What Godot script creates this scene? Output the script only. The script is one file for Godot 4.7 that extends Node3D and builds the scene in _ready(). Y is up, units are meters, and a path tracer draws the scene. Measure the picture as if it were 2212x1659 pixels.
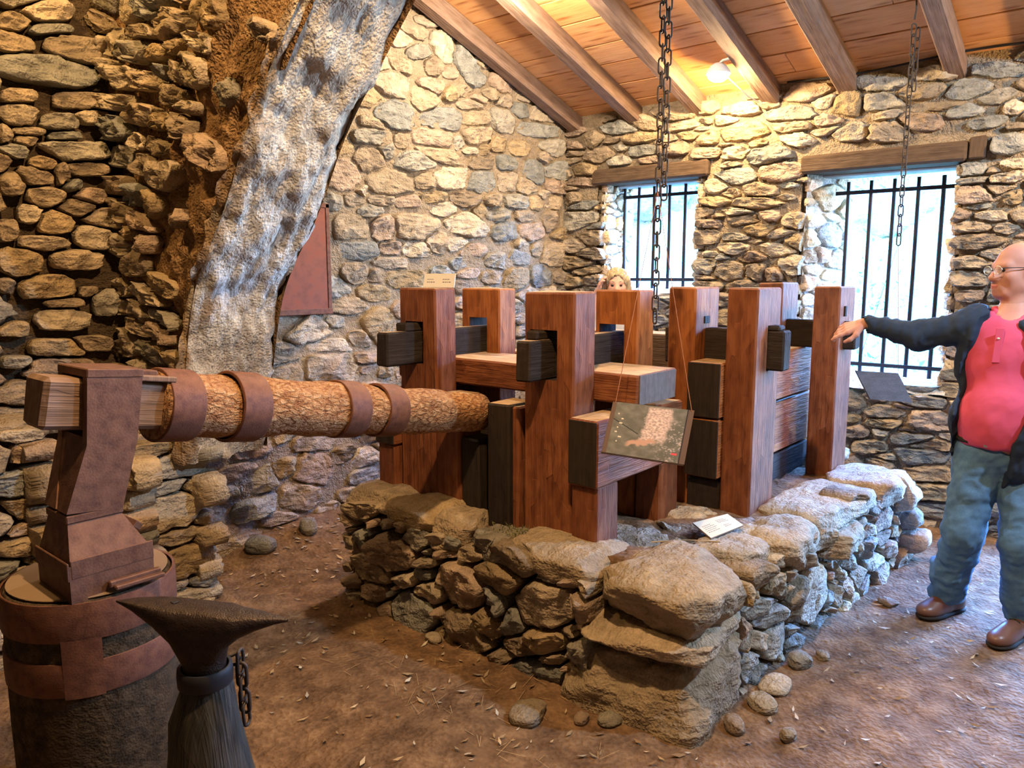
extends Node3D
# A stone-walled forge: a trip hammer on a masonry platform under a raftered roof.
# World frame: x runs towards the window wall, -z along it to the far corner, y up, metres.

const WX := 5.35      # inner face of the window wall
const GZ := -3.9      # inner face of the gable wall
const PX := 1.65      # camera-side face of the arch
const EAVE := 2.90    # underside of the roof boards at the window wall
const SLOPE := 0.318

var M := {}
var rng := RandomNumberGenerator.new()
var nz := FastNoiseLite.new()
var nz2 := FastNoiseLite.new()

func _ready():
	rng.seed = 7
	# ---- camera, sky, exposure
	var cam := Camera3D.new(); cam.name = "camera"
	cam.fov = rad_to_deg(2.0 * atan(829.5 / 1640.0))
	cam.position = Vector3(0, 1.6, 0)
	cam.rotation = Vector3(deg_to_rad(-8.2), deg_to_rad(-50.0), 0)
	cam.near = 0.05; cam.far = 200.0
	add_child(cam); cam.current = true
	var sky_mat := ProceduralSkyMaterial.new()
	sky_mat.sky_top_color = Color(0.34, 0.60, 1.0)
	sky_mat.sky_horizon_color = Color(0.60, 0.81, 1.0)
	sky_mat.ground_horizon_color = Color(0.6, 0.66, 0.68)
	sky_mat.ground_bottom_color = Color(0.4, 0.42, 0.4)
	sky_mat.energy_multiplier = 110.0
	var sky := Sky.new(); sky.sky_material = sky_mat
	var env := Environment.new()
	env.background_mode = Environment.BG_SKY
	env.sky = sky
	env.tonemap_mode = Environment.TONE_MAPPER_LINEAR
	env.tonemap_exposure = 1.2
	env.sdfgi_enabled = true; env.ssao_enabled = true; env.ssil_enabled = true
	var we := WorldEnvironment.new(); we.name = "world"; we.environment = env
	add_child(we)
	noises()
	materials()
	# ---- lamps
	lamp(Vector3(4.84, 2.90, -2.305), 3.2, Color(1.0, 0.84, 0.60), "bright white lamp beside a rafter above the window wall", false)
	lamp(Vector3(0.85, 3.40, -3.10), 1.9, Color(1.0, 0.78, 0.46), "ceiling lamp over the hammer head, on the near side of the arch")
	lamp(Vector3(1.25, 3.45, -1.0), 9.0, Color(1.0, 0.81, 0.57), "ceiling lamp high over the corner of the stone platform")
	lamp(Vector3(4.75, 2.66, 0.18), 3.4, Color(1.0, 0.80, 0.50), "ceiling lamp above the doorway, to the right of the man")
	lamp(Vector3(3.55, 3.25, -2.95), 4.2, Color(1.0, 0.90, 0.76), "ceiling lamp between two rafters near the gable wall")
	lamp(Vector3(3.30, 3.10, 0.95), 9.5, Color(0.74, 0.87, 1.0), "cold white ceiling lamp behind and to the right of the man")
	# ---- setting
	shell()
	roof()
	arch()
	gable_and_back()
	outside()
	# ---- things
	platform()
	press()
	hammer()
	anvil()
	hanging()
	people()
	litter()

const FRONT := [
	-2.86, 0.33, 0.045, 0.063, 12, -2.63, 0.30, 0.158, 0.110, -4, -2.48, 0.40, 0.113, 0.044, 6, -2.40, 0.31, 0.064, 0.027, 14,
	-2.27, 0.38, 0.091, 0.022, 13, -2.80, 0.18, 0.155, 0.080, -3, -2.42, 0.26, 0.058, 0.041, 14, -2.55, 0.19, 0.075, 0.042, 15,
	-2.77, 0.07, 0.082, 0.054, 15, -2.38, 0.18, 0.096, 0.050, 15, -2.20, 0.27, 0.140, 0.134, -14, -2.13, 0.41, 0.091, 0.034, 13,
	-2.06, 0.47, 0.044, 0.033, 13, -2.47, 0.07, 0.150, 0.098, -2, -1.97, 0.37, 0.128, 0.063, -5, -1.91, 0.44, 0.115, 0.052, -6,
	-1.74, 0.31, 0.182, 0.091, 16, -1.99, 0.24, 0.044, 0.058, 16, -2.02, 0.15, 0.075, 0.063, -8, -1.89, 0.17, 0.049, 0.055, -8,
	-2.13, 0.07, 0.141, 0.112, -12, -2.29, 0.08, 0.025, 0.045, 17, -1.94, 0.03, 0.066, 0.025, 18, -1.85, 0.10, 0.089, 0.043, 1,
	-1.72, 0.16, 0.109, 0.044, 18, -1.69, 0.09, 0.064, 0.024, 19, -1.74, 0.02, 0.126, 0.061, 11, -1.54, 0.36, 0.036, 0.045, 16,
	-1.61, 0.43, 0.028, 0.015, 15, -2.94, 0.08, 0.047, 0.035, 15, -2.85, 0.46, 0.119, 0.038, 11, -2.58, 0.43, 0.040, 0.028, 12,
]
const SIDE := [
	0.09, 0.39, 0.069, 0.024, -19, 0.32, 0.27, 0.203, 0.099, -19, 0.36, 0.39, 0.165, 0.045, -4, 0.53, 0.43, 0.092, 0.043, -1,
	0.58, 0.30, 0.237, 0.049, -13, 0.68, 0.35, 0.158, 0.072, -5, 0.64, 0.22, 0.185, 0.042, -18, 0.56, 0.16, 0.080, 0.042, -19,
	0.71, 0.11, 0.140, 0.063, -19, 0.49, 0.08, 0.108, 0.060, -21, 0.90, 0.21, 0.127, 0.095, -17, 1.08, 0.19, 0.227, 0.230, -13,
	0.94, 0.38, 0.139, 0.040, -15, 0.75, 0.43, 0.084, 0.028, -15, 0.82, 0.36, 0.077, 0.024, -16, 1.16, 0.41, 0.139, 0.047, -14,
	1.41, 0.40, 0.182, 0.033, -13, 1.36, 0.38, 0.110, 0.027, -14, 1.56, 0.47, 0.133, 0.067, -12, 1.94, 0.33, 0.189, 0.080, -13,
	2.20, 0.35, 0.113, 0.039, -12, 2.33, 0.26, 0.158, 0.100, -13, 1.60, 0.38, 0.121, 0.046, -13, 1.72, 0.24, 0.159, 0.053, -14,
	1.93, 0.24, 0.155, 0.043, -14, 2.11, 0.13, 0.185, 0.052, -14, 1.47, 0.22, 0.189, 0.045, -15, 1.83, 0.13, 0.218, 0.037, -15,
	1.62, 0.11, 0.171, 0.059, -16, 1.97, 0.03, 0.196, 0.057, -16, 2.35, 0.04, 0.222, 0.061, -15, 2.28, 0.14, 0.196, 0.027, -14,
	1.33, 0.24, 0.041, 0.055, -16, 1.43, 0.19, 0.058, 0.028, -16, 1.49, 0.09, 0.134, 0.052, -17, 1.39, 0.07, 0.100, 0.051, -17,
	0.29, 0.07, 0.107, 0.044, -22, 0.38, -0.01, 0.075, 0.041, -23, 0.22, 0.42, 0.082, 0.025, -18, 0.20, 0.24, 0.075, 0.025, -20,
]
const GABLE := [
	3.62, 3.19, 0.117, 0.058, 13, 3.53, 3.12, 0.093, 0.050, 12, 3.74, 3.27, 0.110, 0.037, 13, 3.68, 3.07, 0.119, 0.044, 11,
	3.80, 3.00, 0.067, 0.068, 11, 3.89, 3.15, 0.103, 0.099, 12, 3.96, 2.99, 0.082, 0.035, 10, 4.18, 3.07, 0.137, 0.187, 23,
	4.28, 3.12, 0.089, 0.040, 11, 3.79, 2.87, 0.122, 0.053, 10, 3.70, 2.78, 0.130, 0.090, 9, 3.47, 2.62, 0.172, 0.110, 8,
	4.08, 2.89, 0.072, 0.039, 9, 4.16, 2.81, 0.123, 0.036, 9, 3.87, 2.67, 0.217, 0.070, 8, 4.21, 2.72, 0.138, 0.057, 8,
	3.80, 2.52, 0.207, 0.073, 0, 3.27, 2.46, 0.163, 0.050, 7, 3.50, 2.48, 0.082, 0.052, 7, 3.87, 2.43, 0.286, 0.059, -3,
	3.23, 2.32, 0.113, 0.079, 6, 3.37, 2.39, 0.069, 0.044, 6, 4.04, 2.52, 0.060, 0.048, 7, 4.24, 2.61, 0.139, 0.065, 7,
	4.16, 2.49, 0.099, 0.024, 6, 4.30, 2.51, 0.051, 0.041, 6, 3.61, 2.35, 0.181, 0.068, 6, 3.95, 2.28, 0.187, 0.072, 5,
	4.30, 2.27, 0.154, 0.075, 5, 4.30, 2.42, 0.141, 0.042, 6, 3.39, 2.19, 0.220, 0.089, 5, 3.70, 2.24, 0.098, 0.054, 5,
	3.03, 2.20, 0.134, 0.091, 5, 3.17, 2.12, 0.056, 0.036, 4, 3.11, 2.07, 0.091, 0.043, 4, 3.30, 2.08, 0.107, 0.037, 4,
	3.54, 2.09, 0.115, 0.038, 4, 3.79, 2.13, 0.112, 0.039, 4, 4.13, 2.14, 0.160, 0.050, 4, 4.40, 2.16, 0.119, 0.051, 4,
	3.88, 2.06, 0.127, 0.048, 3, 4.59, 2.30, 0.125, 0.078, 5, 2.93, 2.04, 0.069, 0.049, 4, 3.21, 2.00, 0.085, 0.044, 3,
	3.32, 1.90, 0.108, 0.082, 2, 3.63, 1.92, 0.215, 0.078, 2, 4.13, 1.96, 0.210, 0.083, 2, 4.44, 2.05, 0.134, 0.043, 3,
	4.89, 1.94, 0.150, 0.074, 2, 3.09, 1.89, 0.137, 0.079, 2, 3.13, 1.75, 0.158, 0.066, 1, 3.38, 1.77, 0.090, 0.045, 1,
	3.61, 1.77, 0.129, 0.047, 1, 3.38, 1.68, 0.140, 0.038, 0, 4.19, 1.78, 0.139, 0.042, 1, 4.45, 1.70, 0.122, 0.062, 0,
	4.73, 1.74, 0.102, 0.055, 0, 3.09, 1.61, 0.101, 0.066, 0, 3.26, 1.59, 0.068, 0.045, 0, 3.51, 1.57, 0.188, 0.054, 0,
	3.86, 1.62, 0.104, 0.041, 0, 4.14, 1.61, 0.125, 0.034, 0, 4.40, 1.59, 0.120, 0.053, 0, 3.23, 1.48, 0.126, 0.060, -1,
	3.02, 1.41, 0.145, 0.051, -1, 2.92, 1.31, 0.070, 0.036, -2, 3.25, 1.26, 0.116, 0.139, -14, 3.11, 1.19, 0.084, 0.052, -3,
	2.89, 1.16, 0.158, 0.043, -4, 2.90, 1.02, 0.186, 0.110, -5, 3.16, 1.06, 0.086, 0.046, -4, 3.18, 0.99, 0.077, 0.031, -5,
	3.30, 0.97, 0.060, 0.047, -5, 5.15, 2.63, 0.159, 0.064, 6, 5.21, 2.45, 0.145, 0.075, 5, 4.99, 2.75, 0.285, 0.056, 3,
	5.02, 2.88, 0.154, 0.072, 8, 4.73, 2.87, 0.114, 0.060, 9, 5.18, 2.20, 0.113, 0.057, 4, 5.15, 2.03, 0.096, 0.085, 2,
	4.02, 1.82, 0.108, 0.050, 1, 4.70, 2.57, 0.128, 0.052, 6, 4.56, 2.45, 0.110, 0.060, 6, 1.42, 2.77, 0.093, 0.040, 13,
	1.28, 2.68, 0.069, 0.039, 13, 1.42, 2.69, 0.098, 0.020, 13, 1.54, 2.63, 0.126, 0.049, 0, 1.39, 2.51, 0.200, 0.057, 2,
	1.27, 2.38, 0.069, 0.025, 9, 1.52, 2.40, 0.097, 0.031, 9, 1.42, 2.29, 0.079, 0.031, 8, 1.27, 2.29, 0.078, 0.040, 8,
	1.58, 2.33, 0.068, 0.027, 8, 1.21, 2.21, 0.027, 0.035, 7, 1.30, 2.23, 0.065, 0.020, 7, 1.45, 2.23, 0.065, 0.018, 7,
	1.29, 2.19, 0.042, 0.023, 7, 1.46, 2.17, 0.156, 0.042, 6, 1.24, 2.14, 0.055, 0.030, 6, 1.35, 2.10, 0.053, 0.026, 6,
	1.53, 2.09, 0.088, 0.027, 5, 1.22, 2.01, 0.050, 0.055, 5, 1.29, 2.04, 0.086, 0.037, -7, 1.35, 1.95, 0.072, 0.041, 4,
	1.43, 2.05, 0.025, 0.052, 5, 1.46, 2.01, 0.040, 0.026, 4, 1.54, 1.97, 0.067, 0.032, 4, 1.28, 1.87, 0.042, 0.036, 3,
	1.48, 1.91, 0.076, 0.037, 3, 1.18, 1.79, 0.036, 0.045, 2, 1.38, 1.84, 0.073, 0.047, 2, 1.31, 1.74, 0.105, 0.031, 1,
	1.54, 1.78, 0.078, 0.055, 2, 1.22, 1.66, 0.078, 0.062, 0, 1.46, 1.67, 0.106, 0.043, 0, 1.16, 1.55, 0.027, 0.031, 0,
	1.33, 1.54, 0.106, 0.053, 0, 1.50, 1.52, 0.041, 0.022, 0, 1.39, 1.47, 0.075, 0.022, -1, 1.38, 1.39, 0.105, 0.043, -2,
	1.57, 1.47, 0.048, 0.062, -1, 1.17, 1.36, 0.055, 0.031, -3, 1.35, 1.26, 0.108, 0.038, -4, 1.17, 1.21, 0.055, 0.026, -4,
	1.50, 1.27, 0.079, 0.034, -3,
]
const BACK := [
	-2.36, 2.76, 0.147, 0.045, 1, -2.37, 2.60, 0.235, 0.060, 0, -3.81, 2.66, 0.109, 0.034, -5, -3.81, 2.60, 0.098, 0.026, -5,
	-3.62, 2.69, 0.094, 0.084, -6, -3.38, 2.76, 0.199, 0.049, -6, -3.15, 2.77, 0.142, 0.056, -6, -2.91, 2.80, 0.180, 0.046, -7,
	-2.58, 2.59, 0.092, 0.060, -6, -2.88, 2.55, 0.108, 0.047, -5, -2.06, 2.29, 0.142, 0.072, -4, -2.39, 2.31, 0.145, 0.060, -4,
	-2.18, 2.20, 0.123, 0.044, -4, -2.53, 2.24, 0.083, 0.053, -4, -2.22, 2.10, 0.195, 0.037, -3, -2.37, 2.05, 0.113, 0.030, -2,
	-2.62, 2.06, 0.068, 0.031, -2, -2.29, 1.99, 0.119, 0.037, -2, -2.59, 1.97, 0.102, 0.031, -2, -2.12, 2.01, 0.069, 0.037, -2,
	-2.19, 1.92, 0.117, 0.045, -2, -2.60, 1.88, 0.111, 0.055, -1, -2.37, 1.87, 0.097, 0.030, -1, -2.38, 1.79, 0.122, 0.046, -1,
	-2.54, 1.75, 0.068, 0.023, 0, -2.46, 1.73, 0.050, 0.027, 0, -2.59, 1.66, 0.086, 0.055, 0, -2.40, 1.62, 0.123, 0.085, 0,
	-2.21, 1.62, 0.071, 0.060, 0, -2.07, 1.60, 0.061, 0.045, 0, -2.05, 1.77, 0.136, 0.044, -1, -1.94, 1.67, 0.088, 0.066, 0,
	-1.90, 1.83, 0.095, 0.065, -1, -1.87, 2.05, 0.065, 0.050, -3, -1.84, 2.14, 0.057, 0.042, -3, -1.91, 1.96, 0.102, 0.057, -2,
	-1.64, 2.70, 0.094, 0.080, -7, -1.42, 2.68, 0.120, 0.052, -7, -1.44, 2.80, 0.146, 0.045, -8, -1.60, 2.52, 0.113, 0.054, -6,
	-1.39, 2.50, 0.126, 0.059, -6, -1.91, 2.81, 0.158, 0.055, -8, -2.00, 2.60, 0.147, 0.035, -6, -1.20, 2.55, 0.120, 0.064, -7,
	-0.95, 2.69, 0.112, 0.055, -8, -0.80, 2.77, 0.134, 0.036, -9, -1.05, 2.46, 0.086, 0.050, -6, -0.71, 2.56, 0.047, 0.042, -7,
	-0.72, 2.35, 0.079, 0.054, -6, -0.91, 2.22, 0.083, 0.037, -4, -0.87, 2.07, 0.094, 0.050, -3, -0.67, 2.05, 0.052, 0.042, -3,
	-0.94, 1.96, 0.057, 0.038, -2, -0.78, 1.94, 0.092, 0.031, -2, -0.87, 1.89, 0.106, 0.038, -2, -0.70, 1.87, 0.069, 0.031, -2,
	-0.83, 1.80, 0.138, 0.044, -1, -0.76, 1.72, 0.054, 0.031, 0, -0.85, 1.67, 0.095, 0.038, 0, -0.86, 1.58, 0.095, 0.045, 0,
	-0.85, 1.47, 0.073, 0.032, 1, -0.72, 1.47, 0.043, 0.044, 1, -3.76, 2.05, 0.163, 0.087, -2, -3.82, 2.23, 0.077, 0.052, -3,
	-3.52, 1.97, 0.093, 0.077, -2, -3.80, 1.84, 0.110, 0.053, -1, -3.60, 1.77, 0.159, 0.044, 0, -3.77, 1.70, 0.164, 0.053, 0,
	-3.60, 1.56, 0.106, 0.044, 0, -3.81, 1.54, 0.122, 0.054, 0, -3.89, 2.43, 0.066, 0.044, -4, -3.72, 2.46, 0.118, 0.051, -4,
	-1.30, 0.63, 0.130, 0.035, 7, -1.36, 0.45, 0.100, 0.050, 8, -1.05, 0.44, 0.154, 0.062, 8, -0.99, 0.53, 0.121, 0.041, 8,
	-0.99, 0.34, 0.153, 0.055, 9, -1.00, 0.22, 0.135, 0.063, 10, -1.11, 0.56, 0.124, 0.042, 7, -1.46, 0.56, 0.082, 0.043, 7,
	-0.62, 0.20, 0.111, 0.060, 11, -0.68, 0.31, 0.090, 0.053, 10,
]
const PIER := [
	-3.51, 2.65, 0.166, 0.038, -10, -3.20, 2.62, 0.148, 0.053, -11, -3.00, 2.51, 0.082, 0.039, -10, -3.54, 2.59, 0.145, 0.053, -10,
	-3.35, 2.54, 0.125, 0.028, -10, -3.70, 2.49, 0.142, 0.045, -8, -3.47, 2.44, 0.164, 0.034, -8, -3.27, 2.36, 0.102, 0.042, -8,
	-3.76, 2.39, 0.158, 0.031, -7, -3.56, 2.31, 0.125, 0.040, -7, -3.37, 2.26, 0.095, 0.034, -7, -3.81, 2.28, 0.136, 0.047, -6,
	-3.43, 2.15, 0.119, 0.039, -17, -3.78, 2.15, 0.110, 0.042, -5, -3.55, 2.10, 0.068, 0.051, -5, -3.82, 2.02, 0.125, 0.038, -4,
	-3.47, 1.55, 0.111, 0.041, -18, -3.62, 1.49, 0.147, 0.037, -21, -3.51, 1.41, 0.130, 0.037, -22, -3.72, 1.43, 0.116, 0.033, -18,
	-3.50, 1.33, 0.116, 0.038, -24, -3.69, 1.34, 0.122, 0.034, -19, -3.60, 1.25, 0.128, 0.040, -23, -3.42, 1.23, 0.109, 0.039, -26,
	-3.85, 1.27, 0.121, 0.054, -11,
]
# ------------------------------------------------------------------ helpers
func noises():
	nz.seed = 11; nz.frequency = 1.0; nz.noise_type = FastNoiseLite.TYPE_SIMPLEX_SMOOTH; nz.fractal_type = FastNoiseLite.FRACTAL_FBM; nz.fractal_octaves = 3
	nz2.seed = 23; nz2.frequency = 1.0; nz2.noise_type = FastNoiseLite.TYPE_SIMPLEX; nz2.fractal_type = FastNoiseLite.FRACTAL_RIDGED; nz2.fractal_octaves = 3

func numbered(called: String) -> String:
	if not has_node(called): return called
	var i := 1
	while has_node("%s_%03d" % [called, i]): i += 1
	return "%s_%03d" % [called, i]

func thing(called: String, label: String, category: String, at := Vector3.ZERO, group := "") -> Node3D:
	var o := Node3D.new(); o.name = numbered(called); add_child(o); o.position = at
	tag(o, label, category, group)
	return o

func tag(o: Node, label: String, category: String, group := ""):
	o.set_meta("label", label)
	if category: o.set_meta("category", category)
	if group: o.set_meta("group", group)

func setting(called: String, label := "") -> Node3D:
	var o := Node3D.new(); o.name = called; add_child(o); o.set_meta("kind", "structure")
	if label: o.set_meta("label", label)
	return o

func part(parent: Node, called: String, mesh: Mesh, mat: Material = null, at := Vector3.ZERO, basis := Basis()) -> MeshInstance3D:
	var o := MeshInstance3D.new(); o.mesh = mesh
	o.name = called if parent != self else numbered(called)
	if mat: o.material_override = mat
	o.transform = Transform3D(basis, at)
	parent.add_child(o, true)
	return o

# shared-vertex mesh with smooth normals; front faces run clockwise
func mk(v: PackedVector3Array, idx: PackedInt32Array, col := PackedColorArray(), uv := PackedVector2Array()) -> ArrayMesh:
	var n := PackedVector3Array(); n.resize(v.size())
	for t in range(0, idx.size(), 3):
		var a := idx[t]; var b := idx[t + 1]; var c := idx[t + 2]
		var f := (v[c] - v[a]).cross(v[b] - v[a])
		n[a] += f; n[b] += f; n[c] += f
	for i in n.size():
		n[i] = n[i].normalized() if n[i].length_squared() > 1e-16 else Vector3.UP
	return raw(v, n, idx, col, uv)

func raw(v: PackedVector3Array, n: PackedVector3Array, idx: PackedInt32Array, col := PackedColorArray(), uv := PackedVector2Array(), into: ArrayMesh = null) -> ArrayMesh:
	var a := []; a.resize(Mesh.ARRAY_MAX)
	a[Mesh.ARRAY_VERTEX] = v; a[Mesh.ARRAY_NORMAL] = n; a[Mesh.ARRAY_INDEX] = idx
	if col.size(): a[Mesh.ARRAY_COLOR] = col
	if uv.size(): a[Mesh.ARRAY_TEX_UV] = uv
	var m := into if into else ArrayMesh.new()
	m.add_surface_from_arrays(Mesh.PRIMITIVE_TRIANGLES, a)
	return m

# flat-faced polygon soup
class Soup:
	var v := PackedVector3Array()
	var n := PackedVector3Array()
	var i := PackedInt32Array()
	var uv := PackedVector2Array()
	func poly(p: Array, out: Vector3, uvs := []):   # convex polygon, turned so that its front looks along out
		var f: Vector3 = (p[2] - p[0]).cross(p[1] - p[0]).normalized()
		var flip := f.dot(out) < 0.0
		if flip: f = -f
		var s := v.size()
		for k in p.size():
			v.append(p[k]); n.append(f); uv.append(uvs[k] if uvs.size() else Vector2.ZERO)
		for k in range(1, p.size() - 1):
			if flip: i.append_array([s, s + k + 1, s + k])
			else: i.append_array([s, s + k, s + k + 1])

# chamfered box centred on the origin; the face towards +axis `top` (1 = y, 2 = z) may wear a second material
func bevbox(sz: Vector3, b: float, mat: Material, top := -1, topmat: Material = null, jit := 0.0) -> ArrayMesh:
	var s := Soup.new(); var t := Soup.new()
	var h := sz * 0.5
	var c := {}
	for sx in [-1, 1]:
		for sy in [-1, 1]:
			for sz2 in [-1, 1]:
				var j := Vector3(rng.randf_range(-jit, jit), rng.randf_range(-jit, jit), rng.randf_range(-jit, jit))
				var sg := Vector3(sx, sy, sz2)
				for ax in 3:
					var p := h - Vector3(b, b, b); p[ax] = h[ax]
					c[[sx, sy, sz2, ax]] = p * sg + j
	for ax in 3:
		var u := (ax + 1) % 3; var w := (ax + 2) % 3
		for sd in [-1, 1]:
			var q := []
			for k in [[-1, -1], [1, -1], [1, 1], [-1, 1]]:
				var g := [0, 0, 0]; g[ax] = sd; g[u] = k[0]; g[w] = k[1]
				q.append(c[[g[0], g[1], g[2], ax]])
			var o := Vector3.ZERO; o[ax] = sd
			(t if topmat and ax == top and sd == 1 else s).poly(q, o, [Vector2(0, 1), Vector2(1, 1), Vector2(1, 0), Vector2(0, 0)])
		for a in [-1, 1]:
			for d in [-1, 1]:
				var q := []
				for k in [[-1, u], [1, u], [1, w], [-1, w]]:
					var g := [0, 0, 0]; g[ax] = k[0]; g[u] = a; g[w] = d
					q.append(c[[g[0], g[1], g[2], k[1]]])
				var o := Vector3.ZERO; o[u] = a; o[w] = d
				s.poly(q, o)
	for sx in [-1, 1]:
		for sy in [-1, 1]:
			for sz2 in [-1, 1]:
				s.poly([c[[sx, sy, sz2, 0]], c[[sx, sy, sz2, 1]], c[[sx, sy, sz2, 2]]], Vector3(sx, sy, sz2))
	var m := raw(s.v, s.n, s.i, PackedColorArray(), s.uv)
	m.surface_set_material(0, mat)
	if t.v.size():
		raw(t.v, t.n, t.i, PackedColorArray(), t.uv, m)
		m.surface_set_material(1, topmat)
	return m

# a squared timber between two opposite corners; grain runs along its local y
func timber(parent: Node, called: String, lo: Vector3, hi: Vector3, axis: String, mat: Material, dust := false, hole := AABB(), bev := 0.008) -> Node3D:
	var c := (lo + hi) * 0.5; var s := hi - lo
	var basis := Basis(); var top := 1
	if axis == "x":
		basis = Basis(Vector3(0, 0, 1), Vector3(1, 0, 0), Vector3(0, 1, 0)); s = Vector3(s.z, s.x, s.y); top = 2
	elif axis == "z":
		basis = Basis(Vector3(-1, 0, 0), Vector3(0, 0, 1), Vector3(0, 1, 0)); s = Vector3(s.x, s.z, s.y); top = 2
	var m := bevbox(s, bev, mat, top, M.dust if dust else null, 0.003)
	if hole.size == Vector3.ZERO:
		return part(parent, called, m, null, c, basis)
	var g := CSGMesh3D.new(); g.mesh = m; g.name = called; g.transform = Transform3D(basis, c)
	var k := CSGBox3D.new(); k.name = "mortise"; k.operation = CSGShape3D.OPERATION_SUBTRACTION
	k.size = hole.size; k.position = hole.get_center() - c; k.material = M.char
	g.add_child(k); parent.add_child(g, true)
	return g

func ring_mesh(rows: Array, closed_u := true, flip := false, uvs := true) -> ArrayMesh:   # rows of points, quads between
	var v := PackedVector3Array(); var idx := PackedInt32Array(); var uv := PackedVector2Array()
	var n: int = rows[0].size()
	for r in rows.size():
		for k in n:
			v.append(rows[r][k]); uv.append(Vector2(float(k) / n, float(r) / rows.size()))
	for r in rows.size() - 1:
		for k in (n if closed_u else n - 1):
			var a := r * n + k; var b := r * n + (k + 1) % n
			var c := a + n; var d := b + n
			if flip: idx.append_array([a, b, c, b, d, c])
			else: idx.append_array([a, c, b, b, c, d])
	return mk(v, idx, PackedColorArray(), uv)

# a solid of revolution about +y; profile of (radius, height), from bottom to top
func lathe(prof: Array, n := 32, rough := 0.0, freq := 6.0) -> ArrayMesh:
	var rows := []
	for p in prof:
		var row := []
		for k in n:
			var a := TAU * k / n
			var q := Vector3(cos(a) * p.x, p.y, sin(a) * p.x)
			if rough > 0.0 and p.x > 0.001: q += Vector3(cos(a), 0, sin(a)) * nz.get_noise_3dv(q * freq) * rough
			row.append(q)
		rows.append(row)
	return ring_mesh(rows, true, true)

func tube(path: Array, r: float, n := 8, closed := false) -> ArrayMesh:
	var rows := []
	var m := path.size()
	var last := Vector3.ZERO
	for i in m:
		var d: Vector3 = (path[(i + 1) % m] - path[(i - 1 + m) % m]) if closed else (path[mini(i + 1, m - 1)] - path[maxi(i - 1, 0)])
		d = d.normalized()
		var u := last - d * last.dot(d)
		if u.length() < 0.05: u = d.cross(Vector3.UP if absf(d.y) < 0.9 else Vector3.RIGHT)
		u = u.normalized(); last = u
		var w := d.cross(u)
		var row := []
		for k in n: row.append(path[i] + (u * cos(TAU * k / n) + w * sin(TAU * k / n)) * r)
		rows.append(row)
	if closed: rows.append(rows[0])
	else:
		var c0 := []; var c1 := []
		for k in n: c0.append(path[0]); c1.append(path[m - 1])
		rows.push_front(c0); rows.append(c1)
	return ring_mesh(rows)

# a surface from a grid of points; skip(i, j) leaves cells out
func sheet(pts: Array, flip := false, skip := {}, col := PackedColorArray()) -> ArrayMesh:
	var v := PackedVector3Array(); var idx := PackedInt32Array()
	var n: int = pts[0].size()
	for row in pts:
		for p in row: v.append(p)
	for r in pts.size() - 1:
		for k in n - 1:
			if skip.has(Vector2i(r, k)): continue
			var a := r * n + k; var b := a + 1; var c := a + n; var d := c + 1
			if flip: idx.append_array([a, b, c, b, d, c])
			else: idx.append_array([a, c, b, b, c, d])
	return mk(v, idx, col)

# ------------------------------------------------------------------ stones
# A frame is [origin, u, v, normal]. A stone is [u, v, half length, half height, angle, grow].
func pt(f: Array, u: float, v: float, n: float) -> Vector3:
	return f[0] + f[1] * u + f[2] * v + f[3] * n

func metric(s: Array) -> Array:
	var c := cos(s[4]); var t := sin(s[4])
	var ia: float = 1.0 / (s[2] * s[2]); var ib: float = 1.0 / (s[3] * s[3])
	return [c * c * ia + t * t * ib, c * t * (ia - ib), t * t * ia + c * c * ib]

func read_list(l: Array, sa := 1.0, sang := 1.0) -> Array:
	var out := []
	for k in range(0, l.size(), 5):
		out.append([float(l[k]), float(l[k + 1]), maxf(l[k + 2] * sa, 0.02), maxf(l[k + 3], 0.014), deg_to_rad(l[k + 4]) * sang, 1.22])
	return out

func fill(stones: Array, lo: Vector2, hi: Vector2, amin: float, amax: float, flat: float, tries: int, tight: float, most: int, bad: Callable, tilt := 0.12):
	var ms := []
	for s in stones: ms.append(metric(s))
	for t in tries:
		if stones.size() >= most: return
		var p := Vector2(rng.randf_range(lo.x, hi.x), rng.randf_range(lo.y, hi.y))
		var k := 1.0 - float(t) / tries
		var a := lerpf(amin, amax, k * k) * rng.randf_range(0.8, 1.2)
		var b := a * rng.randf_range(flat * 0.65, flat * 1.35)
		if bad.call(p.x, p.y, a, b): continue
		var s := [p.x, p.y, a, b, rng.randf_range(-tilt, tilt), 1.35]
		var m := metric(s)
		var ok := true
		for i in stones.size():
			var dx: float = stones[i][0] - p.x; var dy: float = stones[i][1] - p.y
			if absf(dx) > 0.9 or absf(dy) > 0.6: continue
			var d := dx * dx + dy * dy
			var q: Array = ms[i]
			var ri := sqrt(d / (q[0] * dx * dx + 2.0 * q[1] * dx * dy + q[2] * dy * dy + 1e-9))
			var rj := sqrt(d / (m[0] * dx * dx + 2.0 * m[1] * dx * dy + m[2] * dy * dy + 1e-9))
			if sqrt(d) < (ri + rj) * tight:
				ok = false; break
		if ok:
			stones.append(s); ms.append(m)

func clip(poly: PackedVector2Array, p: Vector2, n: Vector2) -> PackedVector2Array:   # keeps the side against n
	var out := PackedVector2Array()
	for i in poly.size():
		var a := poly[i]; var b := poly[(i + 1) % poly.size()]
		var da := (a - p).dot(n); var db := (b - p).dot(n)
		if da <= 0.0: out.append(a)
		if (da < 0.0) != (db < 0.0) and absf(da - db) > 1e-9: out.append(a + (b - a) * (da / (da - db)))
	return out

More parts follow.
